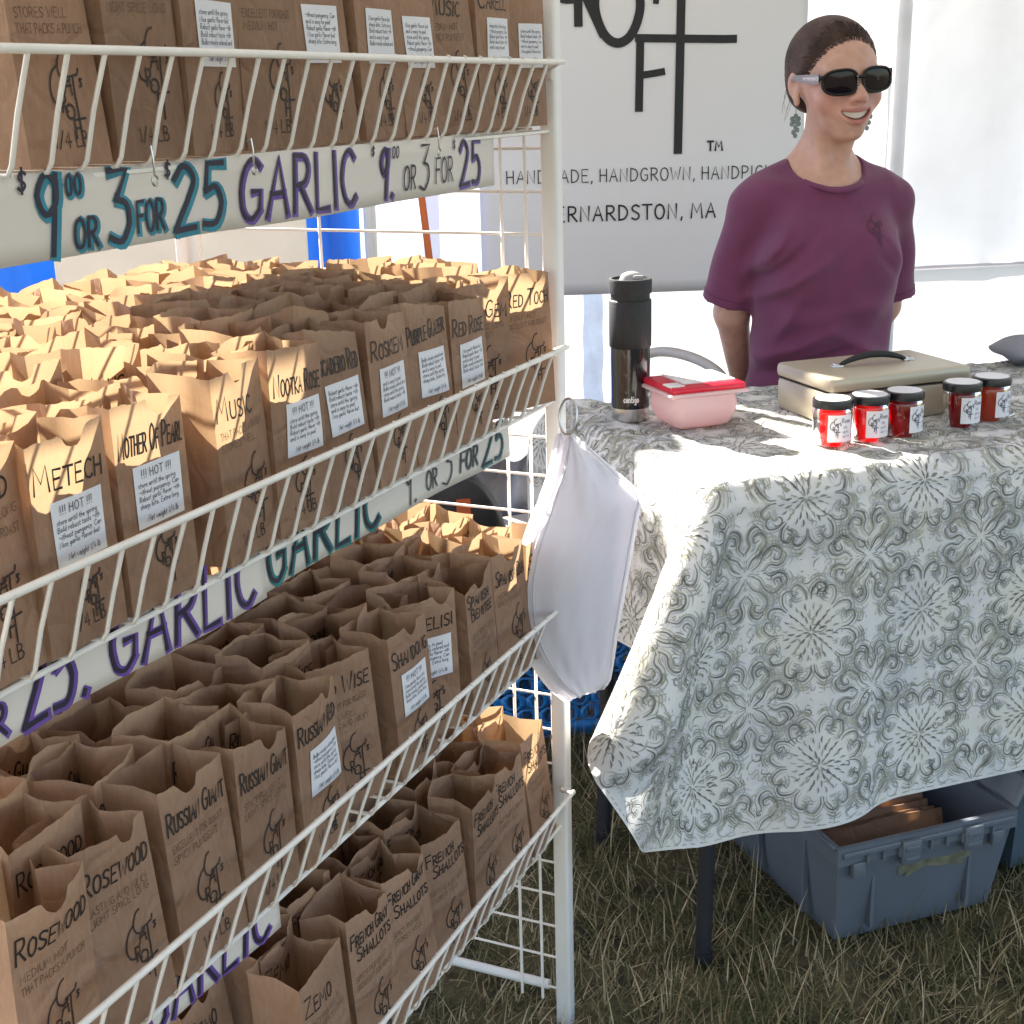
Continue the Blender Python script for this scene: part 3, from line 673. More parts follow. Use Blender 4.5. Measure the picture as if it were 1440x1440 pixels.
sign(.951, 1.462, .866, .9115, .046, [
    ("GARLIC", .960, .005, .050, .205, 'teal2', .0042), ("9.", 1.215, .005, .044, .03, None, .0028), ("OR", 1.262, .010, .020, .026, 'greyink', .0012), ("3", 1.296, .006, .042, .028, 'greyink', .0012), ("FOR", 1.335, .012, .022, .042, 'greyink', .0018), ("25", 1.385, .006, .042, .065, 'teal2', .0028)],
    'white card with green teal GARLIC lettering under the second shelf, right one')
sign(.45, .925, .556, .5915, .042, [
    ("3 FOR", .52, .006, .03, .10, 'purple', .0030), ("25", .64, .004, .046, .06, 'purple', .0036), ("GARLIC", .742, .004, .046, .17, 'purple', .0036)],
    'white card with purple lettering under the third shelf at the lower left')
def s_hook(a, z, lab):
    pts = [(.0, 0, .018), (.0, -.004, .020), (0, -.005, .012), (0, -.005, 0)] + [(.0032*math.sin(t), -.005, -.0035+.0035*math.cos(t)) for t in np.linspace(0, 5.4, 12)]
    mb = MB(); mb.tube(pts, .0008, 6); o = mb.build('hook', M['steel'], smooth=60, loc=RW(a, .022, z), rz=RA); tag(o, lab, 'hook', 'wire hooks holding the price card')
s_hook(.822, 1.228, 'small wire hook on the sign above the word FOR'); s_hook(.945, 1.228, 'small wire hook on the sign above the word GARLIC'); s_hook(1.262, 1.226, 'small wire hook at the right end of the top sign')
# ------------------------------------------------------------------ folding table and its cloth
TW_, TD_ = 1.22, .585
tb = thing('folding_table', 'folding table with dark metal legs under the patterned cloth', 'table', TC, YT)
M['darkmetal'] = mat('dark_grey_metal', (.018, .018, .024), .45, var=.2)
M['tabletop'] = mat('grey_plastic_top', (.45, .45, .45), .6)
mb = MB(); mb.box((TW_/2, TD_/2, .724), (TW_-.030, TD_-.030, .030), bev=.012); mb.build('tabletop', M['tabletop'], tb, smooth=40)
for t, v in ((.006, .020), (.006, .40), (1.18, -.02), (1.18, .40)):
    v2 = .05 if v < 0 else v
    mb = MB(); mb.tube([(t+.035, v2+.03, .712), (t, v, .01)], .0125, 12); mb.tube([(t, v, .016), (t, v, .0)], .016, 12); mb.build('leg', M['darkmetal'], tb, smooth=50)
mb = MB(); mb.tube([(.02, .06, .60), (.02, .41, .60)], .009, 8); mb.tube([(1.18, .06, .60), (1.18, .41, .60)], .009, 8); mb.build('leg_brace', M['darkmetal'], tb, smooth=50)

def drape():
    s = .0175; OF, OL, OB, OR_ = .490, .295, .05, .26
    nt_, nv_ = int(round((OL+TW_+OR_)/s))+1, int(round((OF+TD_+OB)/s))+1
    t0 = np.linspace(-OL, TW_+OR_, nt_); v0 = np.linspace(-OF, TD_+OB, nv_)
    X = np.zeros((nt_, nv_, 3)); X[..., 0] = t0[:, None]; X[..., 1] = v0[None]; X[..., 2] = .752
    st, sv = t0[1]-t0[0], v0[1]-v0[0]
    # rounded corners of the cloth: pull the corner in
    cr_ = .28
    for i in range(nt_):
        for j in range(nv_):
            dx, dy = (-OL+cr_)-t0[i], (-OF+cr_)-v0[j]
            if dx > 0 and dy > 0:
                m_, l_ = max(dx, dy), math.hypot(dx, dy)
                if l_ > 1e-6: X[i, j, 0] = (-OL+cr_)-dx*m_/l_; X[i, j, 1] = (-OF+cr_)-dy*m_/l_
    X0 = X.copy(); r_ = np.random.default_rng(11); X[..., 2] += r_.normal(0, .0015, X.shape[:2])
    pin = (X0[..., 0] > .02) & (X0[..., 0] < TW_-.02) & (X0[..., 1] > .02) & (X0[..., 1] < TD_-.02)
    W = np.where(pin, 0., 1.); V = X.copy()
    def cons(o, stiff):
        di, dj = o; out = []
        for par in (0, 1):
            a = [slice(None), slice(None)]; b = [slice(None), slice(None)]
            i0 = np.arange(max(0, -di), nt_-max(0, di)); j0 = np.arange(max(0, -dj), nv_-max(0, dj))
            sel = (i0//max(abs(di), 1)) % 2 == par if di else None
            ii, jj = np.meshgrid(i0, j0, indexing='ij')
            k = ((ii//max(abs(di), 1)) % 2 == par) if di else ((jj//max(abs(dj), 1)) % 2 == par)
            ii, jj = ii[k], jj[k]; L = np.linalg.norm(X0[ii, jj]-X0[ii+di, jj+dj], axis=1)
            w1, w2 = W[ii, jj], W[ii+di, jj+dj]; ok = (w1+w2) > 0
            ii, jj, L, w1, w2 = ii[ok], jj[ok], L[ok], w1[ok], w2[ok]
            A = ii*nv_+jj; B = (ii+di)*nv_+jj+dj
            out.append((A, B, L[:, None], (w1/(w1+w2))[:, None]*stiff, (w2/(w1+w2))[:, None]*stiff))
        return out
    CS = cons((1, 0), 1) + cons((0, 1), 1) + cons((1, 1), .5) + cons((1, -1), .5)
    CB = cons((3, 0), .30) + cons((0, 3), .30) + cons((5, 0), .2) + cons((0, 5), .2)
    XF = X.reshape(-1, 3); PF = XF.copy(); wf = W.ravel()[:, None]
    hx, hy = TW_/2, TD_/2; cc = np.array([hx, hy, .727]); hb = np.array([hx, hy, .022]); rr = .012
    G_ = np.tile(np.array([0, 0, -9.8*.00007]), (len(XF), 1)); ear = (X0.reshape(-1, 3)[:, 0] < 0) & (X0.reshape(-1, 3)[:, 1] < 0); G_[ear] += np.array([-.00022, -.00004, 0])
    for it in range(380):
        vel = (XF-PF)*(.985 if it < 230 else .93); PF[:] = XF
        XF += (vel + G_)*wf
        for q in range(12 if it < 330 else 30):
            for A, B, L, w1, w2 in CS + (CB if q % 2 == 0 else []):
                d = XF[B]-XF[A]; l = np.linalg.norm(d, axis=1)[:, None]; c_ = d*((l-L)/np.maximum(l, 1e-9))
                XF[A] += c_*w1; XF[B] -= c_*w2
        # collide with the rounded slab of the table and the two near legs
        p = XF-cc; qd = np.abs(p)-(hb-rr); mq = np.maximum(qd, 0); out = np.linalg.norm(mq, axis=1); sd = out + np.minimum(qd.max(1), 0) - rr
        hit = (sd < .002) & (wf[:, 0] > 0)
        if hit.any():
            n = np.zeros_like(p); o_ = out > 1e-9; n[o_] = mq[o_]/out[o_][:, None]*np.sign(p[o_])
            k = ~o_; ax = qd.argmax(1); n[k, ax[k]] = np.sign(p[k, ax[k]])
            XF[hit] += n[hit]*(.002-sd[hit])[:, None]; PF[hit] += (XF[hit]-PF[hit])*.5
        fp = (X0.reshape(-1, 3)[:, 1] < -.03) & (XF[:, 2] < .72); XF[fp, 1] = np.minimum(XF[fp, 1], -.002-.03*np.clip((.72-XF[fp, 2])/.5, 0, 1))
        XF[:, 2] = np.maximum(XF[:, 2], .012)
    X = XF.reshape(nt_, nv_, 3)
    for _ in range(60):       # relax the rounded corner of the hem
        K_ = 14; Y = X[:K_+1, :K_+1].copy(); Y[1:-1, 1:-1] = (X[:K_-1, 1:K_]+X[2:K_+1, 1:K_]+X[1:K_, :K_-1]+X[1:K_, 2:K_+1])/4
        Y[0, 1:-1] = (X[0, :K_-1]+X[0, 2:K_+1])/2; Y[1:-1, 0] = (X[:K_-1, 0]+X[2:K_+1, 0])/2; Y[0, 0] = (X[0, 1]+X[1, 0])/2
        X[:K_, :K_] = .5*X[:K_, :K_]+.5*Y[:K_, :K_]
    def up(G):        # Catmull-Rom doubling along axis 0
        P0 = np.concatenate([2*G[:1]-G[1:2], G, 2*G[-1:]-G[-2:-1]]); mid = (-P0[:-3]+9*P0[1:-2]+9*P0[2:-1]-P0[3:])/16
        o = np.empty((2*len(G)-1,)+G.shape[1:]); o[0::2] = G; o[1::2] = mid; return o
    G = up(up(X).transpose(1, 0, 2)).transpose(1, 0, 2)
    # slight hand-made unevenness of the fabric
    return G, (-OL, TW_+OR_, -OF, TD_+OB)
CG, (ct0, ct1, cv0, cv1) = drape()
du = np.gradient(CG, axis=0); dv = np.gradient(CG, axis=1); CN = np.cross(du, dv); CN /= np.linalg.norm(CN, axis=2)[..., None]
def cloth_at(p, off):
    i = np.clip((p[:, 0]-ct0)/(ct1-ct0)*(CG.shape[0]-1), 0, CG.shape[0]-1.001); j = np.clip((p[:, 1]-cv0)/(cv1-cv0)*(CG.shape[1]-1), 0, CG.shape[1]-1.001)
    a, b = i.astype(int), j.astype(int); fi, fj = (i-a)[:, None], (j-b)[:, None]
    def bl(Q): return Q[a, b]*(1-fi)*(1-fj)+Q[a+1, b]*fi*(1-fj)+Q[a, b+1]*(1-fi)*fj+Q[a+1, b+1]*fi*fj
    return bl(CG)+bl(CN)*off
def cloth_mat():
    m, t, b, N, L = nodes('patterned_cotton')
    tc = N.new('ShaderNodeTexCoord')
    n1 = N.new('ShaderNodeTexNoise'); n1.inputs['Scale'].default_value = 11; n1.inputs['Detail'].default_value = 3; L.new(tc.outputs['Object'], n1.inputs['Vector'])
    cr = N.new('ShaderNodeValToRGB'); L.new(n1.outputs['Fac'], cr.inputs[0]); e = cr.color_ramp.elements
    e[0].position = .33; e[0].color = (.60, .61, .62, 1); e[1].position = .70; e[1].color = (.68, .665, .59, 1); x = e.new(.5); x.color = (.70, .70, .69, 1)
    L.new(cr.outputs[0], b.inputs['Base Color']); b.inputs['Roughness'].default_value = .8; b.inputs['Specular IOR Level'].default_value = .2
    wv = N.new('ShaderNodeTexNoise'); wv.inputs['Scale'].default_value = 900; L.new(tc.outputs['Object'], wv.inputs['Vector'])
    bp = N.new('ShaderNodeBump'); bp.inputs['Strength'].default_value = .12; bp.inputs['Distance'].default_value = .001; L.new(wv.outputs['Fac'], bp.inputs['Height']); L.new(bp.outputs[0], b.inputs['Normal'])
    tr = N.new('ShaderNodeBsdfTranslucent'); L.new(cr.outputs[0], tr.inputs[0]); mx = N.new('ShaderNodeMixShader'); mx.inputs[0].default_value = .10
    L.new(b.outputs[0], mx.inputs[1]); L.new(tr.outputs[0], mx.inputs[2]); L.new(mx.outputs[0], N['Material Output'].inputs[0]); return m
M['cl1'] = mat('print_charcoal', (.185, .187, .172), .8, var=.5, scale=40); M['cl2'] = mat('print_olive', (.34, .335, .27), .8, var=.35, scale=40); M['cl3'] = mat('print_slate', (.36, .385, .40), .8, var=.35, scale=40)
def scroll(cx, cy, r, a0, turns, flip=1, n=16, tail=1.6):
    """spiral that unrolls into a tail"""
    th = np.linspace(0, turns*2*math.pi, n); rr = r*(.18+.82*(th/th[-1]))
    return np.c_[cx+rr*np.cos(a0+flip*(th-th[-1])), cy+rr*np.sin(a0+flip*(th-th[-1]))]
def medallion_A(r_):
    o = []
    for k in range(4):                     # four lyres of mirrored S scrolls
        for fl in (-1, 1):
            L = []
            s1 = scroll(.040, .020*1, .013, 2.2, 1.05); s2 = np.array([[.018, .004], [.023, .010], [.030, .0105]])
            L.append((catmull([[.010, .004], [.022, .012], [.030, .026], [.044, .034], [.057, .026], [.054, .014], [.045, .015], [.047, .022]], 4), .0042, 0))
            L.append((catmull([[.030, .002], [.040, .009], [.052, .006], [.062, .010], [.066, .020], [.060, .026]], 4), .0034, 0))
            L.append((catmull([[.020, .022], [.026, .034], [.040, .043], [.055, .040]], 4), .0026, 1))
            L.append((catmull([[.062, .032], [.072, .026], [.075, .014], [.070, .004]], 4), .0024, 2))
            L.append((catmull([[.034, .018], [.040, .022], [.044, .026]], 3), .0022, 1))
            L.append((catmull([[.030, .050], [.040, .052], [.050, .048]], 3), .0022, 2))
            L.append((catmull([[.072, .034], [.080, .024], [.083, .010]], 3), .0020, 1))
            for q in range(7):
                a = .10+q*.085; L.append((np.array([[.088*math.cos(a), .088*math.sin(a)], [.0905*math.cos(a), .0905*math.sin(a)]]), .0030, 0))
            for q in range(3): L.append((np.array([[.018+.010*q, .0015], [.022+.010*q, .0015]]), .0026, 0))
            L.append((np.array([[.006, .001], [.014, .002]]), .0030, 0))
            for p, w, c in L:
                p = p*[1, fl]; a = k*math.pi/2; o.append((np.c_[p[:, 0]*math.cos(a)-p[:, 1]*math.sin(a), p[:, 0]*math.sin(a)+p[:, 1]*math.cos(a)], w, c))
    return o
def medallion_B(r_):
    o = []
    for ring, (n, ra, rb, w) in enumerate(((8, .004, .011, .0032), (12, .013, .022, .0036), (16, .024, .033, .0036), (20, .034, .042, .0030))):
        for k in range(n):
            a = 2*math.pi*(k+.5*(ring % 2))/n; bnd = .08
            p = np.array([[ra*math.cos(a), ra*math.sin(a)], [(ra+rb)/2*math.cos(a+bnd*.3), (ra+rb)/2*math.sin(a+bnd*.3)], [rb*math.cos(a), rb*math.sin(a)]]); o.append((p, w, 0 if (k+ring) % 3 else 1))
    for k in range(8):
        a = 2*math.pi*k/8
        for fl in (-1, 1):
            for P, w, c in (([[.048, .002], [.060, .004], [.070, .014], [.066, .024], [.056, .022], [.057, .015]], .0034, 0), ([[.052, .012], [.050, .020], [.054, .027]], .0026, 2), ([[.074, .004], [.080, .014], [.076, .026]], .0026, 1), ([[.082, .018], [.084, .024], [.080, .030]], .0022, 2)):
                p = catmull(P, 3)*[1, fl]; o.append((np.c_[p[:, 0]*math.cos(a)-p[:, 1]*math.sin(a), p[:, 0]*math.sin(a)+p[:, 1]*math.cos(a)], w, c))
    return o
mb = MB(); mb.grid(CG[::1, ::1], 0)
rA = np.random.default_rng(5); MA, MBm = medallion_A(rA), medallion_B(rA); PITCH_C = .098
def echo(L):              # thin echo strokes drawn beside the bold ones
    o = []
    for p, w, c in L:
        if len(p) > 6 and w > .0024:
            d = np.gradient(p, axis=0); d /= np.maximum(np.linalg.norm(d, axis=1), 1e-6)[:, None]; nn_ = np.c_[-d[:, 1], d[:, 0]]
            o.append((p+nn_*.0042, .0017, 1)); o.append((p[2:-2]-nn_[2:-2]*.0040, .0015, 2))
    return L+o
MA_, MB_ = echo(MA), echo(MBm)
for i in range(-4, 17):
    for j in range(-7, 8):
        if (i+j) % 2: continue
        cx, cy = .045+i*PITCH_C, -.10+j*PITCH_C
        for p, w, c in (MA_ if j % 2 == 0 else MB_):
            q = p*1.0+[cx, cy] + rA.normal(0, .0007, 2)
            if q[:, 0].min() < ct0+.004 or q[:, 0].max() > ct1-.004 or q[:, 1].min() < cv0+.004 or q[:, 1].max() > cv1-.004: continue
            mb.ribbon(q, w*rA.uniform(.62, 1.05), lambda u: cloth_at(u, .0010), c+1, taper=True)
for (pa, pb) in (((ct0+.006, cv0+.006), (ct1, cv0+.006)), ((ct0+.006, cv0+.006), (ct0+.006, cv1))):      # stitched hem
    q = np.linspace(pa, pb, 160)
    for i0 in range(0, 158, 2): mb.ribbon(q[i0:i0+2], .0012, lambda u: cloth_at(u, .0006), 2)
for k in range(4200):         # small curls, leaves and dots between the medallions
    cx, cy = rA.uniform(ct0+.012, ct1-.012), rA.uniform(cv0+.012, cv1-.012); r0 = rA.uniform(.003, .010); kind = rA.integers(0, 4); c = rA.choice([1, 2, 2, 3, 3])
    if cx > .95 or (0.1 < cx and .25 < cy and rA.uniform() < .4): continue
    if kind == 0: q = np.array([[cx, cy], [cx+rA.normal(0, .0012), cy+rA.normal(0, .0012)+.001]]); w = .0022
    elif kind == 1: a = rA.uniform(0, 6.3); q = scroll(cx, cy, r0, a, rA.uniform(.6, 1.1), rA.choice([-1, 1]), 9); w = .0021
    elif kind == 2: a = rA.uniform(0, 6.3); t = np.linspace(-1, 1, 7); q = np.c_[cx+r0*1.3*t*math.cos(a)-r0*.5*t*t*math.sin(a), cy+r0*1.3*t*math.sin(a)+r0*.5*t*t*math.cos(a)]; w = .0020
    else: a = rA.uniform(0, 6.3); t = np.linspace(-1, 1, 9); q = np.c_[cx+r0*t*math.cos(a)-r0*.6*np.sin(t*3)*math.sin(a), cy+r0*t*math.sin(a)+r0*.6*np.sin(t*3)*math.cos(a)]; w = .0018
    mb.ribbon(q, w, lambda u: cloth_at(u, .0007), int(c), taper=True)
cl = mb.build('tablecloth', [cloth_mat(), M['cl1'], M['cl2'], M['cl3']], smooth=180, loc=TC, rz=YT)
tag(cl, 'pale cloth with grey scroll medallions draped over the table', 'tablecloth')

# ------------------------------------------------------------------ things on the table
# flask
th_ = thing('travel_flask', 'tall black travel flask with steel base on the table left', 'flask', TW(.075, .435, .752))
M['glossblack'] = mat('gloss_black', (.008, .008, .010), .16, var=.1, coat=.5); M['mattblack'] = mat('rubber_black', (.006, .006, .007), .6, var=.1, bump=.1, bscale=300)
mb = MB(); mb.lathe([(.0, .022), (.0310, .022), (.0315, .030), (.0325, .10), (.0325, .122)], 40); mb.build('body', M['glossblack'], th_, smooth=50)
mb = MB(); mb.lathe([(0, .0), (.0285, .0), (.0305, .003), (.0312, .022), (.0, .0225)], 40); mb.build('steel_base', M['steel'], th_, smooth=40)
mb = MB(); mb.lathe([(.0325, .121), (.0342, .123), (.0345, .15), (.0345, .196), (.0335, .198), (.0325, .1985)], 40); mb.build('grip_sleeve', M['mattblack'], th_, smooth=40)
mb = MB(); mb.lathe([(.0318, .198), (.0318, .208), (.0345, .2085), (.0350, .228), (.0340, .2315), (.0305, .2320), (.0300, .228), (.0, .228)], 40)
lid = mb.build('lid', M['mattblack'], th_, smooth=40)
mb = MB(); mb.grid([[(x*.020*math.cos(v)+.002, .017*x*math.sin(v), .229+.014*math.sqrt(max(0, 1-x*x))) for v in np.linspace(0, 2*math.pi, 20)] for x in np.linspace(0.02, 1, 8)])
mb.box((.012, -.016, .234), (.016, .006, .008), bev=.002); mb.build('spout_cover', mat('grey_plastic', (.30, .30, .31), .25), lid, smooth=40)
mb = MB(); st, w = text_strokes("contigo", 0, .034, .0115, maxw=.026)
def cyl(p):
    a = -math.pi/2-.42+p[:, 0]/.0325; return np.c_[.0325*np.cos(a), .0325*np.sin(a), p[:, 1]]
for p in st: mb.ribbon(p, .0016, cyl)
mb.build('lettering', mat('silver_print', (.75, .75, .75), .4), th_)

# lunch container
LC = thing('food_container', 'clear pink tinted plastic food container with a red snap lid', 'food container', TW(.150, .355, .7525), YT)
M['pinkplastic'] = mat('clear_pink_plastic', (.80, .66, .67), .25, var=.03, trans=.45, tcol=(.95, .68, .68)); M['red'] = mat('red_plastic', (.62, .018, .045), .25, var=.05, trans=.25, tcol=(.8, .02, .05)); M['whiteplastic'] = mat('white_plastic', (.86, .83, .83), .3, var=.02, trans=.2)
mb = MB(); mb.box((0, 0, .031), (.128, .108, .060), bev=.022, taper=.84); mb.build('tub', M['pinkplastic'], LC, smooth=40)
mb = MB(); mb.box((0, 0, .0605), (.138, .118, .006), bev=.0028); mb.build('rim', M['pinkplastic'], LC, smooth=40)
mb = MB(); mb.box((0, 0, .0685), (.132, .112, .011), bev=.005); lidc = mb.build('lid', M['red'], LC, smooth=40)
mb = MB(); mb.box((.012, .008, .0745), (.092, .082, .004), bev=.0019); mb.build('lid_panel', M['whiteplastic'], lidc, smooth=40)
mb = MB(); mb.box((-.052, -.034, .0745), (.026, .028, .003), bev=.0014); mb.build('snap_tab', M['whiteplastic'], lidc, smooth=40)

# cash box
CB_ = thing('cash_box', 'tan metal cash box with black carrying handle on the table', 'cash box', TW(.460, .318, .7525), YT)
M['tanmetal'] = mat('tan_enamel', (.44, .385, .285), .36, metal=.2, var=.04, scale=5)
mb = MB(); mb.box((0, 0, .0265), (.260, .166, .053), bev=.006); mb.build('body', M['tanmetal'], CB_, smooth=40)
mb = MB(); mb.box((0, 0, .0665), (.264, .170, .0235), bev=.007); lb = mb.build('lid', M['tanmetal'], CB_, smooth=40)
mb = MB(); mb.box((0, 0, .0538), (.256, .162, .002)); mb.build('lid_seam', mat('dark_gap', (.03, .025, .02), .8), CB_)  # dark slab fills the thin gap between body and lid
mb = MB(); hp = [(-.062+.124*t, .0, .081+.013*math.sin(math.pi*t)**.8) for t in np.linspace(0, 1, 14)]
mb.tube(hp, [.0035+.0025*math.sin(math.pi*t) for t in np.linspace(0, 1, 14)], 10); hd = mb.build('handle', M['mattblack'], lb, smooth=60)
mb = MB()
for sx in (-1, 1): mb.box((sx*.068, 0, .0795), (.020, .012, .004), bev=.0015); mb.tube([(sx*.070, -.007, .081), (sx*.070, .007, .081)], .003, 8)
mb.build('handle_bracket', M['steel'], hd, smooth=50)

# jars of red jelly
def jelly_mat(name, c1, c2, tr_):
    m, t, b, N, L = nodes(name); b.inputs['Base Color'].default_value = (*c1, 1); b.inputs['Roughness'].default_value = .06; b.inputs['Coat Weight'].default_value = .6
    tr = N.new('ShaderNodeBsdfTranslucent'); tr.inputs[0].default_value = (*c2, 1); mx = N.new('ShaderNodeMixShader'); mx.inputs[0].default_value = tr_
    tp = N.new('ShaderNodeBsdfTransparent'); tp.inputs[0].default_value = (*c2, 1); m2 = N.new('ShaderNodeMixShader'); m2.inputs[0].default_value = .35
    L.new(b.outputs[0], mx.inputs[1]); L.new(tr.outputs[0], mx.inputs[2]); L.new(mx.outputs[0], m2.inputs[1]); L.new(tp.outputs[0], m2.inputs[2]); L.new(m2.outputs[0], N['Material Output'].inputs[0]); return m
M['jelly'] = jelly_mat('red_jelly', (.36, .006, .012), (.92, .05, .06), .55); M['jelly2'] = jelly_mat('amber_jelly', (.30, .035, .02), (.85, .25, .12), .55); M['jelly3'] = jelly_mat('deep_red_jelly', (.22, .006, .010), (.70, .04, .05), .45)
M['jarglass'] = thin_glass('jar_glass', (.98, .96, .96)); M['lidblack'] = mat('black_lid', (.010, .010, .012), .3, var=.1); M['lidtop'] = mat('white_lid_label', (.66, .66, .68), .35, var=.03)
JW = ["first", "second", "third", "fourth", "fifth"]
JL = ['bright red jelly jar nearest the front, left end of the row beside the cash box', 'red jelly jar second from left with its label turned right', 'dark red jelly jar standing right in front of the middle of the cash box', 'deep red jelly jar facing front, left one of the pair at the right end', 'amber coloured jelly jar at the right end of the row, partly behind another']
for k, (t, v, ang, jm) in enumerate(((.268, .148, -.35, 'jelly'), (.333, .148, -.30, 'jelly'), (.396, .150, .15, 'jelly3'), (.512, .163, -.22, 'jelly3'), (.579, .178, .05, 'jelly2'))):
    J = thing('jelly_jar', JL[k], 'jar', TW(t+.010, v, .7525), YT+ang, 'jars of jelly on the table')
    mb = MB(); mb.lathe([(0, .0015), (.0262, .0015), (.0280, .004), (.0283, .048), (.0275, .0525), (0, .0528)], 36); mb.build('jelly', M[jm], J, smooth=50)
    mb = MB(); mb.lathe([(0, 0), (.027, 0), (.0293, .003), (.0293, .053), (.0285, .056), (.0275, .058), (.0275, .064)], 36); mb.build('glass', M['jarglass'], J, smooth=60)
    mb = MB(); mb.lathe([(.0285, .0575), (.0302, .058), (.0304, .068), (.0298, .0700), (.0270, .0708), (0, .0706)], 36); jl = mb.build('lid', M['lidblack'], J, smooth=40)
    mb = MB(); mb.lathe([(.0262, .0709), (.0258, .0713), (0, .0713)], 36); mb.build('lid_label', M['lidtop'], jl, smooth=30)
    def cy(off, r0=.0296):
        return lambda p: np.c_[(r0+off)*np.cos(-math.pi/2+.18+p[:, 0]/r0), (r0+off)*np.sin(-math.pi/2+.18+p[:, 0]/r0), p[:, 1]]
    mb = MB(); mb.grid([cy(0)(np.c_[np.full(4, s), np.linspace(.009, .050, 4)]) for s in np.linspace(-.018, .024, 14)]); lbq = mb.build('label', M['sticker'], J, smooth=180)
    mb = MB()
    for p in logo_strokes(-.015, .016, .029): mb.ribbon(p, .0011, cy(.0005))
    st, w = text_strokes("Rose", .003, .038, .007, maxw=.016)
    for p in st: mb.ribbon(p, .0008, cy(.0005))
    for q in range(3):
        st, w = text_strokes(("jelly", "garlic", "net 4 oz")[q], .005, .030-.007*q, .0038, maxw=.015)
        for p in st: mb.ribbon(p, .0004, cy(.0005))
    mb.build('print', M['print'], lbq)

# grey cap lying at the far right of the table
def lump(name, label, cat, loc, f, m, n=(40, 28), smooth=180):
    mb = MB(); mb.grid([[f(u, v) for v in np.linspace(0, math.pi, n[1])] for u in np.linspace(0, 2*math.pi, n[0], endpoint=False)], closeu=True)
    o = mb.build(name, m, smooth=smooth, loc=loc); return tag(o, label, cat)
lump('folded_cloth', 'crumpled grey cloth at the right edge of the photo on the table', 'cloth', TW(1.00, .52, .752),
     lambda u, v: ((.12+.012*math.sin(3*u+1))*math.sin(v)*math.cos(u), .085*math.sin(v)*math.sin(u), .018+.026*math.cos(v)*(1+.25*math.sin(4*u)+.2*math.cos(7*u+v*3))-.008*math.cos(u)), mat('grey_cloth', (.25, .26, .30), .8, bump=.3, bscale=30))
# loose wire by the last jar
mb = MB(); mb.tube([TW(.60+.05*math.cos(a), .20+.03*math.sin(a), .7545) for a in np.linspace(-1.2, 1.3, 14)], .0016, 6)
tag(mb.build('cord', M['steel'], smooth=60), 'thin bent silver wire lying beside the amber jar', 'wire')

# ------------------------------------------------------------------ under the table
M['tote'] = mat('blue_grey_plastic', (.105, .122, .150), .42, var=.08, scale=6, bump=.05, bscale=40); M['tote2'] = mat('slate_plastic', (.075, .105, .135), .45, var=.08)
def tote(loc, rz, W, D, H, label, m, flap=True, contents=0):
    T = thing('storage_tote', label, 'storage tote', loc, rz)
    mb = MB(); k = .90; th = .004
    def ring(f, z, ins=0): return [(sx*(W/2*f-ins), sy*(D/2*f-ins), z) for sx, sy in ((-1, -1), (1, -1), (1, 1), (-1, 1))]
    prof = [ring(k, .0), ring(1, H-.03), ring(1.0, H-.03), ring(1.03, H-.03), ring(1.03, H), ring(1.0, H), ring(1.0, H-.002, th), ring(k, .006, th)]
    mb.grid(np.array(prof), closev=True); mb.add(ring(k, .006, th), [(0, 1, 2, 3)]); mb.add(ring(k, 0), [(3, 2, 1, 0)])
    for sx in (-1, 1):        # ribs and latch pockets on the front
        mb.box((sx*W*.28, -D/2*.955, H*.47), (.006, .010, H*.72)); mb.box((sx*W*.40, -D/2*1.0-.006, H-.040), (.022, .012, .026), bev=.002)
    mb.box((0, -D/2-.0085, H-.012), (W*.98, .006, .010), bev=.002)
    for q in range(9): mb.box((-W*.36+W*.09*q, -D/2-.009, H-.023), (.004, .010, .016))
    for q in range(3): mb.box((-W/2*.985, -D*.3+D*.3*q, H*.45), (.008, .006, H*.75))
    mb.build('bin', m, T, smooth=30)
    for sx in (-.12, .24):
        b2 = MB(); b2.box((sx*W, -D/2-.013, H-.026), (.034, .010, .040), bev=.003); b2.box((sx*W, -D/2-.017, H-.018), (.026, .006, .008), bev=.001); b2.box((sx*W, -D/2-.017, H-.036), (.026, .006, .008), bev=.001); b2.build('latch', m, T, smooth=30)
    if flap:
        b2 = MB(); b2.box((0, D*.02, 0), (.006, D*.98, .0), 0) if 0 else None
        g = [[(-W/2*1.03-x*.15, y, H-.004-x*.12+.002*math.sin(x*60)) for y in np.linspace(-D/2, D/2, 14)] for x in np.linspace(0, W*.06, 8)]; b2.grid(g); fl = b2.build('lid_flap', m, T, smooth=40); fl.modifiers.new('t', 'SOLIDIFY').thickness = .004
        g = [[(W/2*1.03+x*.35, y, H-.002+x*.72+.003*math.sin(y*90)) for y in np.linspace(-D/2, D/2, 24)] for x in np.linspace(0, W*.22, 8)]; b2 = MB(); b2.grid(g); fl = b2.build('lid_flap', m, T, smooth=40); fl.modifiers.new('t', 'SOLIDIFY').thickness = .004
    return T
TL = TC + TU*.215 + TV*.040     # front left corner from the picture: see near edge
t1 = TW(.358, .197, .002)
tt = tote(t1, YT, .315, .47, .178, 'open blue grey storage tote under the table filled with flat brown bags', M['tote'])
b2 = MB(); b2.ribbon(catmull([[-.06, .006], [-.02, .012], [.02, .004], [.06, .010]], 6), .016, lambda p: np.c_[p[:, 0]+.02, np.full(len(p), -.2305+.0)-.0, p[:, 1]+.105]); b2.ribbon(np.array([[-.05, .0], [.0, .018], [.05, .0]]), .007, lambda p: np.c_[p[:, 0]+.02, np.full(len(p), -.2308), p[:, 1]+.100])
b2.build('yellow_mark', mat('faded_yellow', (.115, .115, .075), .8, var=.4, scale=60), tt)
r_ = np.random.default_rng(77)
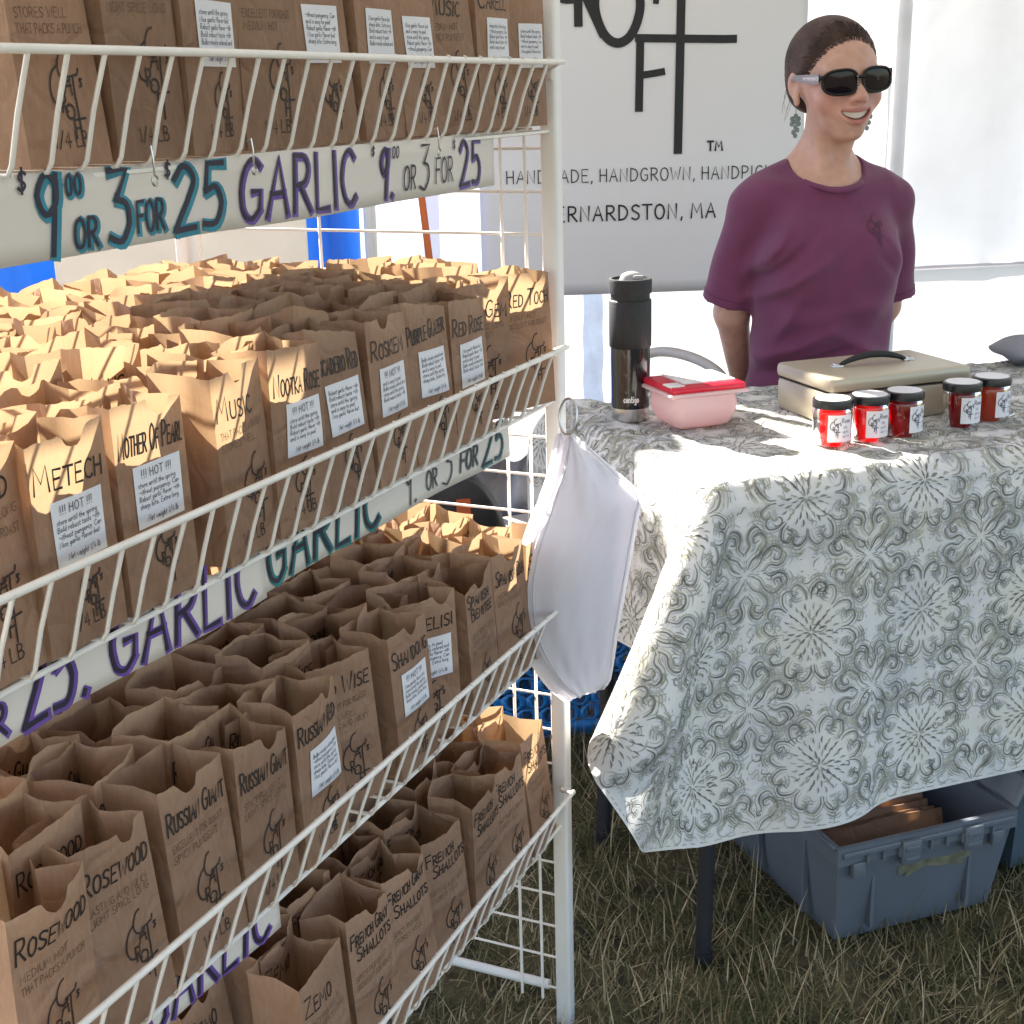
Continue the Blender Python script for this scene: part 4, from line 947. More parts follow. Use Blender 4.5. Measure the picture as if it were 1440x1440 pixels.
for k in range(24):
    mb = MB(); w_, h_ = .215+r_.normal(0, .006), .135+r_.normal(0, .004); bow = r_.normal(0, .006)
    xs = np.linspace(-w_/2, w_/2, 10); zs = np.linspace(0, h_, 6)
    mb.grid([[(x, bow*math.cos(x*9)*(z/h_)+.0012*math.sin(x*60+k), z+.003*math.sin(x*25+k)) for z in zs] for x in xs])
    o = mb.build('flat_bag', M['kraft'], smooth=180, loc=TW(.348+r_.normal(0, .006), .015+.0122*k+r_.normal(0, .0015), .022), rz=YT+r_.normal(0, .03)); o.rotation_euler[0] = -.30+r_.normal(0, .05)
    md = o.modifiers.new('t', 'SOLIDIFY'); md.thickness = .0022
    tag(o, 'flat folded brown paper bag packed upright in the tote under the table', 'paper bag', 'flat bags packed in the tote')
tote(TW(.715, .27, .002), YT+.10, .30, .45, .185, 'slate blue storage tote behind, at the right edge under the table', M['tote2'])

# blue basket with holes behind the near table leg
def basket(loc, rz, W, D, H, label):
    mb = MB(); per = []
    nc = 30; rows = 8
    def P(u, z):
        a = 2*math.pi*u; k = .86+.14*z/H; e = 5.
        c, s = math.cos(a), math.sin(a); rr = (abs(c)**e+abs(s)**e)**(-1/e); return np.array([rr*c*W/2*k, rr*s*D/2*k, z])
    z0, z1 = .03, H-.04
    for i in range(nc):
        for j in range(rows):
            ou = (.5 if j % 2 else 0)
            u0, u1 = (i+ou)/nc, (i+1+ou)/nc; a0, a1 = z0+(z1-z0)*j/rows, z0+(z1-z0)*(j+1)/rows
            uc, zc = (u0+u1)/2, (a0+a1)/2; O, I = [], []
            for q in range(8):
                ang = math.pi/4*q+math.pi/8; dx, dy = math.cos(ang), math.sin(ang); m_ = max(abs(dx), abs(dy))
                O.append(P(uc+dx/m_*(u1-u0)/2, zc+dy/m_*(a1-a0)/2)); pin = 1-.30*(abs(dy) < .5)
                I.append(P(uc+dx*(u1-u0)*.36*pin, zc+dy*(a1-a0)*.43))
            mb.add(O+I, [(q, (q+1) % 8, 8+(q+1) % 8, 8+q) for q in range(8)])
    for za, zb in ((0, z0), (z1, H)): mb.grid([[P(u, z) for z in (za, zb)] for u in np.linspace(0, 1, 61)])
    mb.grid([[P(u, 0)*[s, s, 1] for s in (1, .5, .02)] for u in np.linspace(0, 1, 41)])
    T = thing('plastic_basket', label, 'basket', loc, rz)
    o = mb.build('wall', mat('blue_plastic', (.02, .20, .60), .35, var=.06), T, smooth=30); o.modifiers.new('t', 'SOLIDIFY').thickness = .003
    mb = MB(); mb.tube([P(u, H) for u in np.linspace(0, 1, 60, endpoint=False)], .008, 8, closed=True); mb.build('rim', mat('blue_rim', (.010, .12, .40), .35), T, smooth=60)
basket((.085, 2.80, .0), .15, .46, .36, .36, 'blue plastic basket with rows of holes on the grass behind the rack post')
# dark backpack with orange strap behind the rack
def pack(u, v):
    e = .55; su = lambda q, w: math.copysign(abs(w(q))**e, w(q)); return (.16*su(u, math.cos)*math.sin(v)**.55, .10*su(u, math.sin)*math.sin(v)**.55, .27+.27*math.copysign(abs(math.cos(v))**.8, math.cos(v))+.01*math.sin(6*u))
BP = thing('backpack', 'black backpack with an orange strap standing behind the rack', 'backpack', (-.16, 2.72, 0), .2)
mb = MB(); mb.grid([[pack(u, v) for v in np.linspace(0.01, math.pi-.01, 24)] for u in np.linspace(0, 2*math.pi, 36, endpoint=False)], closeu=True); mb.build('body', mat('black_nylon', (.014, .014, .018), .6, bump=.3, bscale=40), BP, smooth=180)
mb = MB(); mb.grid([[(.045+w, -.108-.012*math.sin(t*3), .10+.42*t) for t in np.linspace(0, 1, 14)] for w in (-.014, .0, .014)]); mb.build('strap', mat('orange_nylon', (.50, .10, .03), .6), BP, smooth=180)
mb = MB(); mb.box((.045, -.122, .38), (.036, .010, .030), bev=.003); mb.build('buckle', M['steel'], BP, smooth=40)
# grey-white sheet heaped behind the pack
mb = MB(); mb.grid([[(.02+.30*s+.02*math.sin(z*14), 3.02+.03*math.sin(s*17+z*5)+.02*math.sin(z*23), .52*z+.03*math.sin(s*11)) for z in np.linspace(0, 1, 24)] for s in np.linspace(-.6, .2, 30)])
tag(mb.build('draped_sheet', mat('grey_white_sheet', (.50, .50, .53), .8, var=.06, bump=.3, bscale=12), smooth=180), 'creased grey white sheet hanging low behind the rack above the blue basket', 'sheet')
# white carton behind the bags, half hidden by the top sign
mb = MB(); mb.box((0, 0, .55), (.44, .22, 1.12), bev=.006)
tag(mb.build('white_carton', mat('white_carton', (.72, .68, .62), .7, var=.05), smooth=40, loc=(-.595, 2.62, 0), rz=.25), 'tall cream carton behind the rack under the top sign', 'carton')

# ------------------------------------------------------------------ white plastic bags on a ring at the rack post
ring_c = RW(1.515, -.012, .905)
mb = MB(); mb.tube([Vector(ring_c)+RU*(.004*math.sin(a))+RN*(.011*math.cos(a))+Vector((0, 0, .021*math.sin(a))) for a in np.linspace(0, 2*math.pi, 28, endpoint=False)], .0016, 8, closed=True)
tag(mb.build('metal_ring', M['steel'], smooth=60), 'steel ring hanging from the rack post, holding the white bags', 'ring')
M['whitebag'] = mat('white_poly_bag', (.82, .81, .85), .35, var=.02, trans=.40, tcol=(.90, .88, .94), bump=.12, bscale=14)
mb = MB(); mb.box((0, 0, 0), (.030, .012, .010), bev=.002); mb.tube([(.012, 0, 0), (.012, -.006, .004), (-.012, -.006, .006)], .002, 6)
def poly_sheet(Lc, Rc, dep, n=(40, 24), amp=.0):
    Lp, Rp = catmull(Lc, 8), catmull(Rc, 8)
    def res(p, n):
        s = np.r_[0, np.cumsum(np.linalg.norm(np.diff(p, axis=0), axis=1))]; t = np.linspace(0, s[-1], n); return np.c_[np.interp(t, s, p[:, 0]), np.interp(t, s, p[:, 1])]
    A, B = res(np.array(Lp), n[0]), res(np.array(Rp), n[0]); G = []
    for i in range(n[0]):
        row = []
        for j in range(n[1]):
            u = j/(n[1]-1); p = A[i]*(1-u)+B[i]*u; row.append((p[0], dep(u, i/(n[0]-1)), p[1]))
        G.append(row)
    return np.array(G)
hk = np.array(RW(1.515, -.014, .880))
for q, (lab, dx, dd, sc) in enumerate((('white plastic bag hanging in front from the ring on the rack post', 0, 0, 1.), ('white plastic bag hanging behind another one on the rack ring', -.012, .012, 1.03))):
    T = thing('plastic_bag', lab, 'plastic bag', hk+[dx, dd, 0], .12)
    Lc = np.array([[0, 0], [-.012, -.05], [-.038, -.115], [-.052, -.165], [-.055, -.215], [-.045, -.265], [-.018, -.315], [.006, -.340]])*sc
    Rc = np.array([[.004, .004], [.045, -.035], [.090, -.080], [.088, -.10], [.074, -.18], [.060, -.26], [.050, -.325], [.036, -.331]])*sc
    g_ = poly_sheet(Lc, Rc, lambda u, t: -.015*math.sin(math.pi*u)*math.sin(math.pi*min(1, t*1.1))**.8 + .006*math.sin(u*9+t*2)*(1-t)*(.3+t) + .012*u - .004*math.sin(14*u)*max(0, .45-t) + .0018*math.sin(u*31+t*17)*math.sin(t*23+u*5))
    mb = MB(); mb.grid(g_); f_ = mb.build('front_sheet', M['whitebag'], T, smooth=180)
    mb = MB(); mb.grid(g_*[1.0, .0, 1.0]+[-.004, .010, -.004]); mb.build('back_sheet', M['whitebag'], T, smooth=180)
    if q == 0:
        mb = MB(); mb.tube(g_[2:, 1]+[0.001, -.0012, 0], .0011, 5); mb.tube(g_[3:, -2]+[-.001, -.0012, 0], .0009, 5); mb.build('seam', M['whitebag'], T, smooth=180)
        mb = MB(); mb.tube([hk*0+[.002, 0, .045], hk*0+[.002, -.004, .02], [0, 0, -.004]], .0016, 6); mb.build('tie', M['whitebag'], T, smooth=60)
mb = MB(); mb.box((0, 0, 0), (.034, .016, .012), bev=.002); mb.box((.016, 0, .006), (.014, .014, .006), bev=.002); mb.tube([(-.016, 0, 0), (-.016, 0, -.012)], .004, 8)
tag(mb.build('clamp', mat('red_clamp', (.35, .01, .04), .35), smooth=40, loc=RW(1.605, .070, .952), rz=.1), 'small red clamp on the right edge of the rack post', 'clamp')

# ------------------------------------------------------------------ folding chair beside the woman
M['chairmetal'] = mat('beige_chair_metal', (.36, .33, .30), .38, var=.05)
def folding_chair(loc, rz, label):
    T = thing('folding_chair', label, 'chair', loc, rz)
    w = .215
    top = [(-w, .20, .02), (-w*1.0, .02, .50), (-w*.98, -.035, .66), (-w*.86, -.055, .745), (-w*.55, -.064, .785), (0, -.067, .797), (w*.55, -.064, .785), (w*.86, -.055, .745), (w*.98, -.035, .66), (w, .02, .50), (w, .20, .02)]
    mb = MB(); mb.tube(catmull3(top, 5), .0105, 10); mb.build('frame', M['chairmetal'], T, smooth=60)
    mb = MB()
    for s in (-1, 1): mb.tube([(s*(w-.03), .03, .46), (s*(w-.03), .36, .01)], .0115, 10) if 0 else mb.tube([(s*(w-.028), -.10, .02), (s*(w-.028), .24, .44)], .0115, 10)
    mb.tube([(-w+.028, -.06, .08), (w-.028, -.06, .08)], .008, 8); mb.build('rear_leg', M['chairmetal'], T, smooth=60)
    mb = MB(); mb.grid([[(x*w*.92, -.045-.018*(1-x*x)*-1*.0-.02*(1-x*x)-.02*t, .60+t*(.150-.055*x*x)) for t in np.linspace(0, 1, 8)] for x in np.linspace(-1, 1, 20)]); o = mb.build('backrest', M['chairmetal'], T, smooth=180); o.modifiers.new('t', 'SOLIDIFY').thickness = .006
    mb = MB(); mb.box((0, .15, .445), (.38, .36, .022), bev=.009); mb.build('seat', M['chairmetal'], T, smooth=40)
    return T
def catmull3(p, k):
    p = np.asarray(p, float); q = np.vstack([2*p[0]-p[1], p, 2*p[-1]-p[-2]]); o = []
    for i in range(1, len(q)-2):
        for j in range(k):
            t = j/k; o.append(.5*((2*q[i])+(q[i+1]-q[i-1])*t+(2*q[i-1]-5*q[i]+4*q[i+1]-q[i+2])*t*t+(3*q[i]-q[i-1]-3*q[i+1]+q[i+2])*t**3))
    o.append(q[-2]); return np.array(o)
folding_chair((.30, 2.80, -.045), R(115), 'beige metal folding chair whose rounded back shows behind the food container')

# ------------------------------------------------------------------ the seated woman
def ell(c, r, R_=None):
    c = np.array(c, np.float32); r = np.array(r, np.float32)
    def f(X, Y, Z):
        x, y, z = X-c[0], Y-c[1], Z-c[2]
        if R_ is not None: x, y, z = [R_[0][k]*x+R_[1][k]*y+R_[2][k]*z for k in range(3)]
        k0 = np.sqrt((x/r[0])**2+(y/r[1])**2+(z/r[2])**2); k1 = np.sqrt((x/r[0]**2)**2+(y/r[1]**2)**2+(z/r[2]**2)**2)
        return k0*(k0-1)/np.maximum(k1, 1e-6)
    m = float(r.max()); return f, (c-m, c+m)
def cap(a, b, ra, rb):
    a, b = np.array(a, np.float32), np.array(b, np.float32); ba = b-a; L = float(ba@ba)
    def f(X, Y, Z):
        t = np.clip(((X-a[0])*ba[0]+(Y-a[1])*ba[1]+(Z-a[2])*ba[2])/L, 0, 1)
        return np.sqrt((X-a[0]-ba[0]*t)**2+(Y-a[1]-ba[1]*t)**2+(Z-a[2]-ba[2]*t)**2)-(ra+(rb-ra)*t)
    m = max(ra, rb); return f, (np.minimum(a, b)-m, np.maximum(a, b)+m)
class Field:
    def __init__(s, xs, ys, zs):
        s.ax = [np.asarray(v, np.float32) for v in (xs, ys, zs)]; s.D = np.full([len(v) for v in s.ax], .08, np.float32)
    def block(s, bb, m):
        sl = []
        for k in range(3):
            i0, i1 = np.searchsorted(s.ax[k], [bb[0][k]-m, bb[1][k]+m]); sl.append(slice(max(0, i0-1), min(len(s.ax[k]), i1+1)))
        X, Y, Z = np.meshgrid(*[s.ax[k][sl[k]] for k in range(3)], indexing='ij', sparse=True); return tuple(sl), X, Y, Z
    def op(s, prim, k=.01, sub=False, xf=None, off=0.):
        f, bb = prim; bb = (np.array(bb[0]), np.array(bb[1]))
        if xf is not None:
            Rm, t = xf; c = np.array([[bb[i][0], bb[j][1], bb[l][2]] for i in (0, 1) for j in (0, 1) for l in (0, 1)])@Rm.T+t; bb = (c.min(0), c.max(0))
        sl, X, Y, Z = s.block(bb, k+.035+abs(off))
        if min(v.stop-v.start for v in sl) <= 0: return
        if xf is not None:
            x, y, z = X-t[0], Y-t[1], Z-t[2]; X, Y, Z = [Rm[0, q]*x+Rm[1, q]*y+Rm[2, q]*z for q in range(3)]
        d = f(X, Y, Z)-off; a = s.D[sl]
        if sub: d = -d; h = np.maximum(k-np.abs(a-d), 0)/k; s.D[sl] = np.maximum(a, d)+h*h*k/4
        else: h = np.maximum(k-np.abs(a-d), 0)/k; s.D[sl] = np.minimum(a, d)-h*h*k/4
    def mesh(s):
        D = s.D; nx, ny, nz = D.shape; sg = D < 0
        c8 = [(i, j, k) for i in (0, 1) for j in (0, 1) for k in (0, 1)]
        cnt = sum(sg[i:nx-1+i, j:ny-1+j, k:nz-1+k].astype(np.int8) for i, j, k in c8)
        act = np.argwhere((cnt > 0) & (cnt < 8)); ID = np.full((nx-1, ny-1, nz-1), -1, np.int32); ID[tuple(act.T)] = np.arange(len(act))
        val = {c: D[act[:, 0]+c[0], act[:, 1]+c[1], act[:, 2]+c[2]] for c in c8}
        acc = np.zeros((len(act), 3)); n = np.zeros(len(act))
        for c in c8:
            for axn in range(3):
                if c[axn]: continue
                e = list(c); e[axn] = 1; a, b = val[c], val[tuple(e)]; x = (a < 0) != (b < 0)
                t = np.where(x, a/np.where(x, a-b, 1), 0); p = np.array(c, float)[None].repeat(len(act), 0); p[:, axn] += t
                acc[x] += p[x]; n += x
        fr = acc/n[:, None]; V = np.empty((len(act), 3))
        for k in range(3): A = s.ax[k]; V[:, k] = A[act[:, k]]+fr[:, k]*(A[act[:, k]+1]-A[act[:, k]])
        F = []
        for axn in range(3):
            b, c = (axn+1) % 3, (axn+2) % 3
            lo = [slice(None)]*3; hi = [slice(None)]*3; lo[axn] = slice(0, -1); hi[axn] = slice(1, None)
            ch = sg[tuple(lo)] != sg[tuple(hi)]; E = np.argwhere(ch); ok = (E[:, b] > 0) & (E[:, c] > 0) & (E[:, b] < D.shape[b]-1) & (E[:, c] < D.shape[c]-1); E = E[ok]
            q = []
            for db, dc in ((-1, -1), (0, -1), (0, 0), (-1, 0)):
                I = E.copy(); I[:, b] += db; I[:, c] += dc; q.append(ID[tuple(I.T)])
            q = np.array(q).T; inside = sg[tuple(E.T)]
            q[~inside] = q[~inside][:, ::-1]; F.append(q)
        return V, np.vstack(F)
def mesh_obj(name, V, F, m, parent, attr=None):
    me = bpy.data.meshes.new(name); me.vertices.add(len(V)); me.vertices.foreach_set('co', np.asarray(V, np.float32).ravel())
    me.loops.add(F.size); me.loops.foreach_set('vertex_index', F.ravel().astype(np.int32)); me.polygons.add(len(F)); me.polygons.foreach_set('loop_start', (np.arange(len(F))*4).astype(np.int32)); me.update(calc_edges=True)
    me.polygons.foreach_set('use_smooth', [True]*len(F)); me.materials.append(m)
    if attr:
        for k, v in attr.items(): me.attributes.new(k, 'FLOAT', 'POINT').data.foreach_set('value', np.asarray(v, np.float32))
    me.update(); o = bpy.data.objects.new(name, me); C.objects.link(o); o.parent = parent; return o
def taubin(V, F, it=4, lam=.5, mu=-.52):
    e = np.vstack([F[:, [0, 1]], F[:, [1, 2]], F[:, [2, 3]], F[:, [3, 0]]]); e = np.vstack([e, e[:, ::-1]])
    deg = np.bincount(e[:, 0], minlength=len(V))[:, None]
    for _ in range(it):
        for w in (lam, mu):
            s = np.stack([np.bincount(e[:, 0], V[e[:, 1], k], minlength=len(V)) for k in range(3)], 1)/np.maximum(deg, 1); V = V+w*(s-V)
    return V
def rot(ax, a):
    c, s = math.cos(a), math.sin(a)
    return np.array({'x': [[1, 0, 0], [0, c, -s], [0, s, c]], 'y': [[c, 0, s], [0, 1, 0], [-s, 0, c]], 'z': [[c, -s, 0], [s, c, 0], [0, 0, 1]]}[ax])
PX, PY, PYAW = .612, 2.73, R(9)
woman = thing('person', 'smiling woman in a purple shirt and dark sunglasses seated behind the table', 'person', (PX, PY, 0), PYAW)
HR = rot('z', R(5))@rot('y', R(-3.5))@rot('x', R(2)); HC = np.array([.004, -.012, 1.2810]); HX = (HR, HC)
def hp(p): return np.asarray(p)@HR.T+HC
def axis(*segs):
    o = []
    for a, b, h in segs: o.append(np.arange(a, b, h))
    return np.concatenate(o)
def build_body():
    fx = axis((-.30, -.105, .006), (-.105, .105, .0021), (.105, .31, .006)); fy = axis((-.56, -.15, .008), (-.15, .125, .0023), (.125, .30, .006)); fz = axis((0, .98, .0075), (.98, 1.13, .005), (1.13, 1.40, .0021))
    B = Field(fx, fy, fz)
    for p, k in ((ell((0, .018, .026), (.0715, .092, .078)), .01), (ell((0, -.026, .000), (.0600, .062, .085)), .03), (ell((0, -.028, -.060), (.0475, .053, .046)), .03), (ell((0, -.064, -.091), (.021, .018, .015)), .022),
                 (ell((.041, -.056, -.031), (.023, .021, .021)), .018), (ell((-.041, -.056, -.031), (.023, .021, .021)), .018),
                 (cap((.012, -.081, .018), (.043, -.066, .019), .008, .006), .014), (cap((-.012, -.081, .018), (-.043, -.066, .019), .008, .006), .014),
                 (cap((0, -.084, .008), (0, -.1035, -.0225), .0068, .0092), .012), (ell((0, -.1045, -.0265), (.0108, .0105, .0092)), .008), (ell((.0115, -.0945, -.0300), (.0078, .009, .0072)), .006), (ell((-.0115, -.0945, -.0300), (.0078, .009, .0072)), .006),
                 (ell((0, -.072, -.055), (.031, .022, .022)), .018)):
        B.op(p, k, xf=HX)
    for s in (1, -1):      # eye sockets, ears
        B.op(ell((s*.031, -.088, -.003), (.017, .012, .011)), .012, sub=True, xf=HX)
        B.op(ell((s*.0735, .014, -.004), (.0060, .0165, .0245), rot('z', -s*.35)), .007, xf=HX); B.op(ell((s*.0715, .009, -.032), (.005, .0085, .010)), .006, xf=HX)
        B.op(ell((s*.0785, .010, -.004), (.0045, .009, .014), rot('z', -s*.35)), .004, sub=True, xf=HX)
        B.op(ell((s*.0055, -.1015, -.0360), (.0032, .0045, .0030)), .003, sub=True, xf=HX)
    def mz(x): return -.0610+12.5*x*x
    def my(x): return -.0925+16*x*x
    xs = np.linspace(-.0295, .0295, 11)
    for dz, r_ in ((.0098, .0032), (-.0104, .0040)):       # lips
        for a, b in zip(xs[:-1], xs[1:]):
            ta, tb = [r_*(1-.55*(v/.0295)**2) for v in (a, b)]; q = [1-.9*(v/.0295)**2 for v in (a, b)]
            B.op(cap((a, my(a), mz(a)+dz*q[0]), (b, my(b), mz(b)+dz*q[1]), ta, tb), .006, xf=HX)
    for a, b in zip(xs[:-1], xs[1:]):
        ta, tb = [.0062*max(.10, 1-(v/.0305)**2)**.8 for v in (a, b)]
        for oy in (-.006, -.001, .005): B.op(cap((a, my(a)+oy, mz(a)), (b, my(b)+oy, mz(b)), ta, tb), .002, sub=True, xf=HX)
    nb = hp((0, .022, -.085))
    B.op(cap(nb, (0, .030, 1.115), .0440, .047), .03); B.op(cap(hp((.03, -.005, -.085)), (.014, -.026, 1.105), .012, .009), .02); B.op(cap(hp((-.03, -.005, -.085)), (-.014, -.026, 1.105), .012, .009), .02)
    T = []
    for s in (1, -1):
        T += [(cap((s*.02, .035, 1.125), (s*.108, .030, 1.078), .034, .034), .04), (ell((s*.128, .020, 1.047), (.040, .042, .043)), .03), (cap((s*.02, -.040, 1.088), (s*.115, -.010, 1.082), .010, .010), .02)]
    T += [(ell((0, .010, .975), (.130, .090, .155)), .03), (ell((.056, -.060, .955), (.054, .046, .056)), .04), (ell((-.056, -.060, .955), (.054, .046, .056)), .04), (ell((0, .005, .78), (.118, .090, .18)), .05), (ell((0, .03, .60), (.165, .125, .14)), .05)]
    for p, k in T: B.op(p, k)
    for s, el_, wr in ((-1, (-.158, .070, .845), (-.105, .150, .675)), (1, (.158, .070, .845), (.105, .150, .675))):
        B.op(cap((s*.140, .022, 1.047), el_, .040, .0335), .02); B.op(cap(el_, wr, .0335, .0215), .015)
        d = np.array([-s*.075, .012, -.045]); B.op(cap(wr, np.array(wr)+d*.8, .021, .024), .015)
        for f_ in range(4): b0 = np.array(wr)+d*.85+[0, -.006+.002*f_, .022-.015*f_]; B.op(cap(b0, b0+[-s*.038, -.004, -.012], .0088, .008), .006); B.op(cap(b0+[-s*.038, -.004, -.012], b0+[-s*.056, -.016, -.022], .008, .007), .005)
        B.op(cap(np.array(wr)+d*.3, np.array(wr)+d*.3+[-s*.020, -.024, .020], .010, .008), .008)
    for s in (1, -1):
        B.op(cap((s*.085, .02, .565), (s*.110, -.40, .545), .082, .055), .04); B.op(cap((s*.110, -.40, .545), (s*.11, -.34, .10), .052, .034), .02); B.op(cap((s*.11, -.32, .05), (s*.115, -.46, .035), .036, .026), .02)
    V, F = B.mesh(); V = taubin(V, F, 3)
    L = (V-HC)@HR
    d1 = np.minimum(np.abs(L[:, 2]-mz(np.clip(L[:, 0], -.03, .03))-.0102*(1-(L[:, 0]/.03)**2)), np.abs(L[:, 2]-mz(np.clip(L[:, 0], -.03, .03))+.0108*(1-(L[:, 0]/.03)**2)))
    lips = np.clip(1-(d1-.0030)/.0020, 0, 1)*(np.abs(L[:, 0]) < .029)*(L[:, 1] < -.066)
    inner = np.clip(1-(np.abs(L[:, 2]-mz(L[:, 0]))-.0035)/.0012, 0, 1)*(np.abs(L[:, 0]) < .027)*(L[:, 1] < -.06)*(L[:, 1] > -.0935+16*L[:, 0]**2)
    blush = np.exp(-((np.abs(L[:, 0])-.045)**2+(L[:, 2]+.032)**2)/.0006)*(L[:, 1] < -.02)+.7*np.exp(-(L[:, 0]**2+(L[:, 2]+.034)**2)/.00025)*(L[:, 1] < -.08)
    return mesh_obj('body', V, F, M['skin'], woman, {'lips': np.maximum(lips, inner), 'blush': blush})
def skin_mat():
    m, t, b, N, L = nodes('skin')
    a1 = N.new('ShaderNodeAttribute'); a1.attribute_name = 'lips'; a2 = N.new('ShaderNodeAttribute'); a2.attribute_name = 'blush'
    tc = N.new('ShaderNodeTexCoord'); no = N.new('ShaderNodeTexNoise'); no.inputs['Scale'].default_value = 55; no.inputs['Detail'].default_value = 9; L.new(tc.outputs['Object'], no.inputs['Vector'])
    cr = N.new('ShaderNodeValToRGB'); L.new(no.outputs['Fac'], cr.inputs[0]); cr.color_ramp.elements[0].position = .3; cr.color_ramp.elements[0].color = (.47, .262, .195, 1); cr.color_ramp.elements[1].position = .7; cr.color_ramp.elements[1].color = (.55, .322, .24, 1)
    m1 = N.new('ShaderNodeMix'); m1.data_type = 'RGBA'; m1.inputs['B'].default_value = (.52, .20, .16, 1); s = N.new('ShaderNodeMath'); s.operation = 'MULTIPLY'; s.inputs[1].default_value = .55; L.new(a2.outputs['Fac'], s.inputs[0]); L.new(s.outputs[0], m1.inputs['Factor']); L.new(cr.outputs[0], m1.inputs['A'])
    m2 = N.new('ShaderNodeMix'); m2.data_type = 'RGBA'; m2.inputs['B'].default_value = (.42, .15, .13, 1); L.new(a1.outputs['Fac'], m2.inputs['Factor']); L.new(m1.outputs['Result'], m2.inputs['A']); L.new(m2.outputs['Result'], b.inputs['Base Color'])
    b.inputs['Roughness'].default_value = .46; b.inputs['Subsurface Weight'].default_value = .12; b.inputs['Subsurface Radius'].default_value = (.012, .005, .003); b.inputs['Subsurface Scale'].default_value = .5
    n2 = N.new('ShaderNodeTexNoise'); n2.inputs['Scale'].default_value = 420; L.new(tc.outputs['Object'], n2.inputs['Vector']); bp = N.new('ShaderNodeBump'); bp.inputs['Strength'].default_value = .12; bp.inputs['Distance'].default_value = .001; L.new(n2.outputs['Fac'], bp.inputs['Height']); L.new(bp.outputs[0], b.inputs['Normal'])
    return m
M['skin'] = skin_mat()
body = build_body()

M['shirt'] = mat('plum_jersey', (.128, .024, .072), .85, var=.08, scale=30, bump=.06, bscale=500, sheen=.15)
SH = Field(np.arange(-.29, .29, .0042), np.arange(-.19, .22, .0042), np.arange(.54, 1.20, .0042))
for s in (1, -1):
    for p, k in ((cap((s*.02, .035, 1.118), (s*.108, .030, 1.078), .034, .034), .04), (ell((s*.128, .020, 1.047), (.042, .046, .044)), .03), (cap((s*.02, -.038, 1.08), (s*.115, -.010, 1.077), .014, .014), .03)): SH.op(p, k, off=.007)
for p, k in ((ell((0, .010, .975), (.130, .090, .155)), .03), (ell((.056, -.060, .952), (.056, .048, .062)), .06), (ell((-.056, -.060, .952), (.056, .048, .062)), .06), (ell((0, .000, .79), (.128, .104, .20)), .07), (ell((0, .02, .60), (.168, .130, .15)), .06)): SH.op(p, k, off=.008)
SLV = {}
for s in (1, -1):
    a, b = np.array((s*.138, .022, 1.050)), np.array((s*.163, .066, .868)); d = (b-a)/np.linalg.norm(b-a); SLV[s] = (a, b, d)
    sub = Field(*SH.ax); sub.op(cap(a, b+d*.05, .045, .058), .001)
    X, Y, Z = np.meshgrid(*SH.ax, indexing='ij', sparse=True); pl = (X-b[0])*d[0]+(Y-b[1])*d[1]+(Z-b[2])*d[2]+.0
    dd = np.maximum(sub.D, pl); k = .022; h = np.maximum(k-np.abs(SH.D-dd), 0)/k; SH.D = (np.minimum(SH.D, dd)-h*h*k/4).astype(np.float32)
X, Y, Z = np.meshgrid(*SH.ax, indexing='ij', sparse=True)
# folds of the fabric
def ridge(x0, z0, ang, wid, ln, amp):
    u = (X-x0)*math.cos(ang)+(Z-z0)*math.sin(ang); v = -(X-x0)*math.sin(ang)+(Z-z0)*math.cos(ang)
    return 2.2*amp*np.exp(-(v/wid)**2-(u/ln)**2)
fold = 0
for x0, z0, an, wd, ln, am in ((-.125, .985, 1.0, .010, .06, .006), (-.105, .955, .8, .009, .06, -.006), (-.09, .925, .6, .009, .07, .005), (.105, .975, 2.2, .010, .04, .0018), (.09, .945, 2.4, .010, .04, -.0018),
                               (-.08, .80, .45, .012, .08, .006), (-.05, .77, .35, .011, .09, -.006), (-.07, .735, .5, .013, .08, .007), (.05, .79, 2.7, .013, .07, .005), (.03, .74, 2.9, .012, .08, -.005), (-.10, .85, 1.2, .009, .05, .004), (.0, .86, .15, .016, .10, .003), (0, .70, .1, .012, .11, .005), (-.12, .70, .9, .012, .06, -.005)):
    fold = fold + ridge(x0, z0, an, wd, ln, am)*np.clip((.03-Y)/.05, 0, 1)
fold = fold + .0018*np.sin(X*33+Z*66+2*np.sin(Z*21))*np.clip((.93-Z)/.1, 0, 1) + .0016*np.sin(X*47+Z*31+Y*20)*np.sin(Z*24-X*13)+.0012*np.sin(X*80-Z*42+1)
SH.D = (SH.D-fold).astype(np.float32)
SH.op(ell((0, -.030, 1.150), (.077, .098, .068), rot('x', R(-12))), .004, sub=True)
SH.op(cap((0, .03, 1.12), (0, .03, 1.25), .062, .07), .006, sub=True)
V, F = SH.mesh(); V = taubin(V, F, 3)
shirt = mesh_obj('shirt', V, F, M['shirt'], woman)
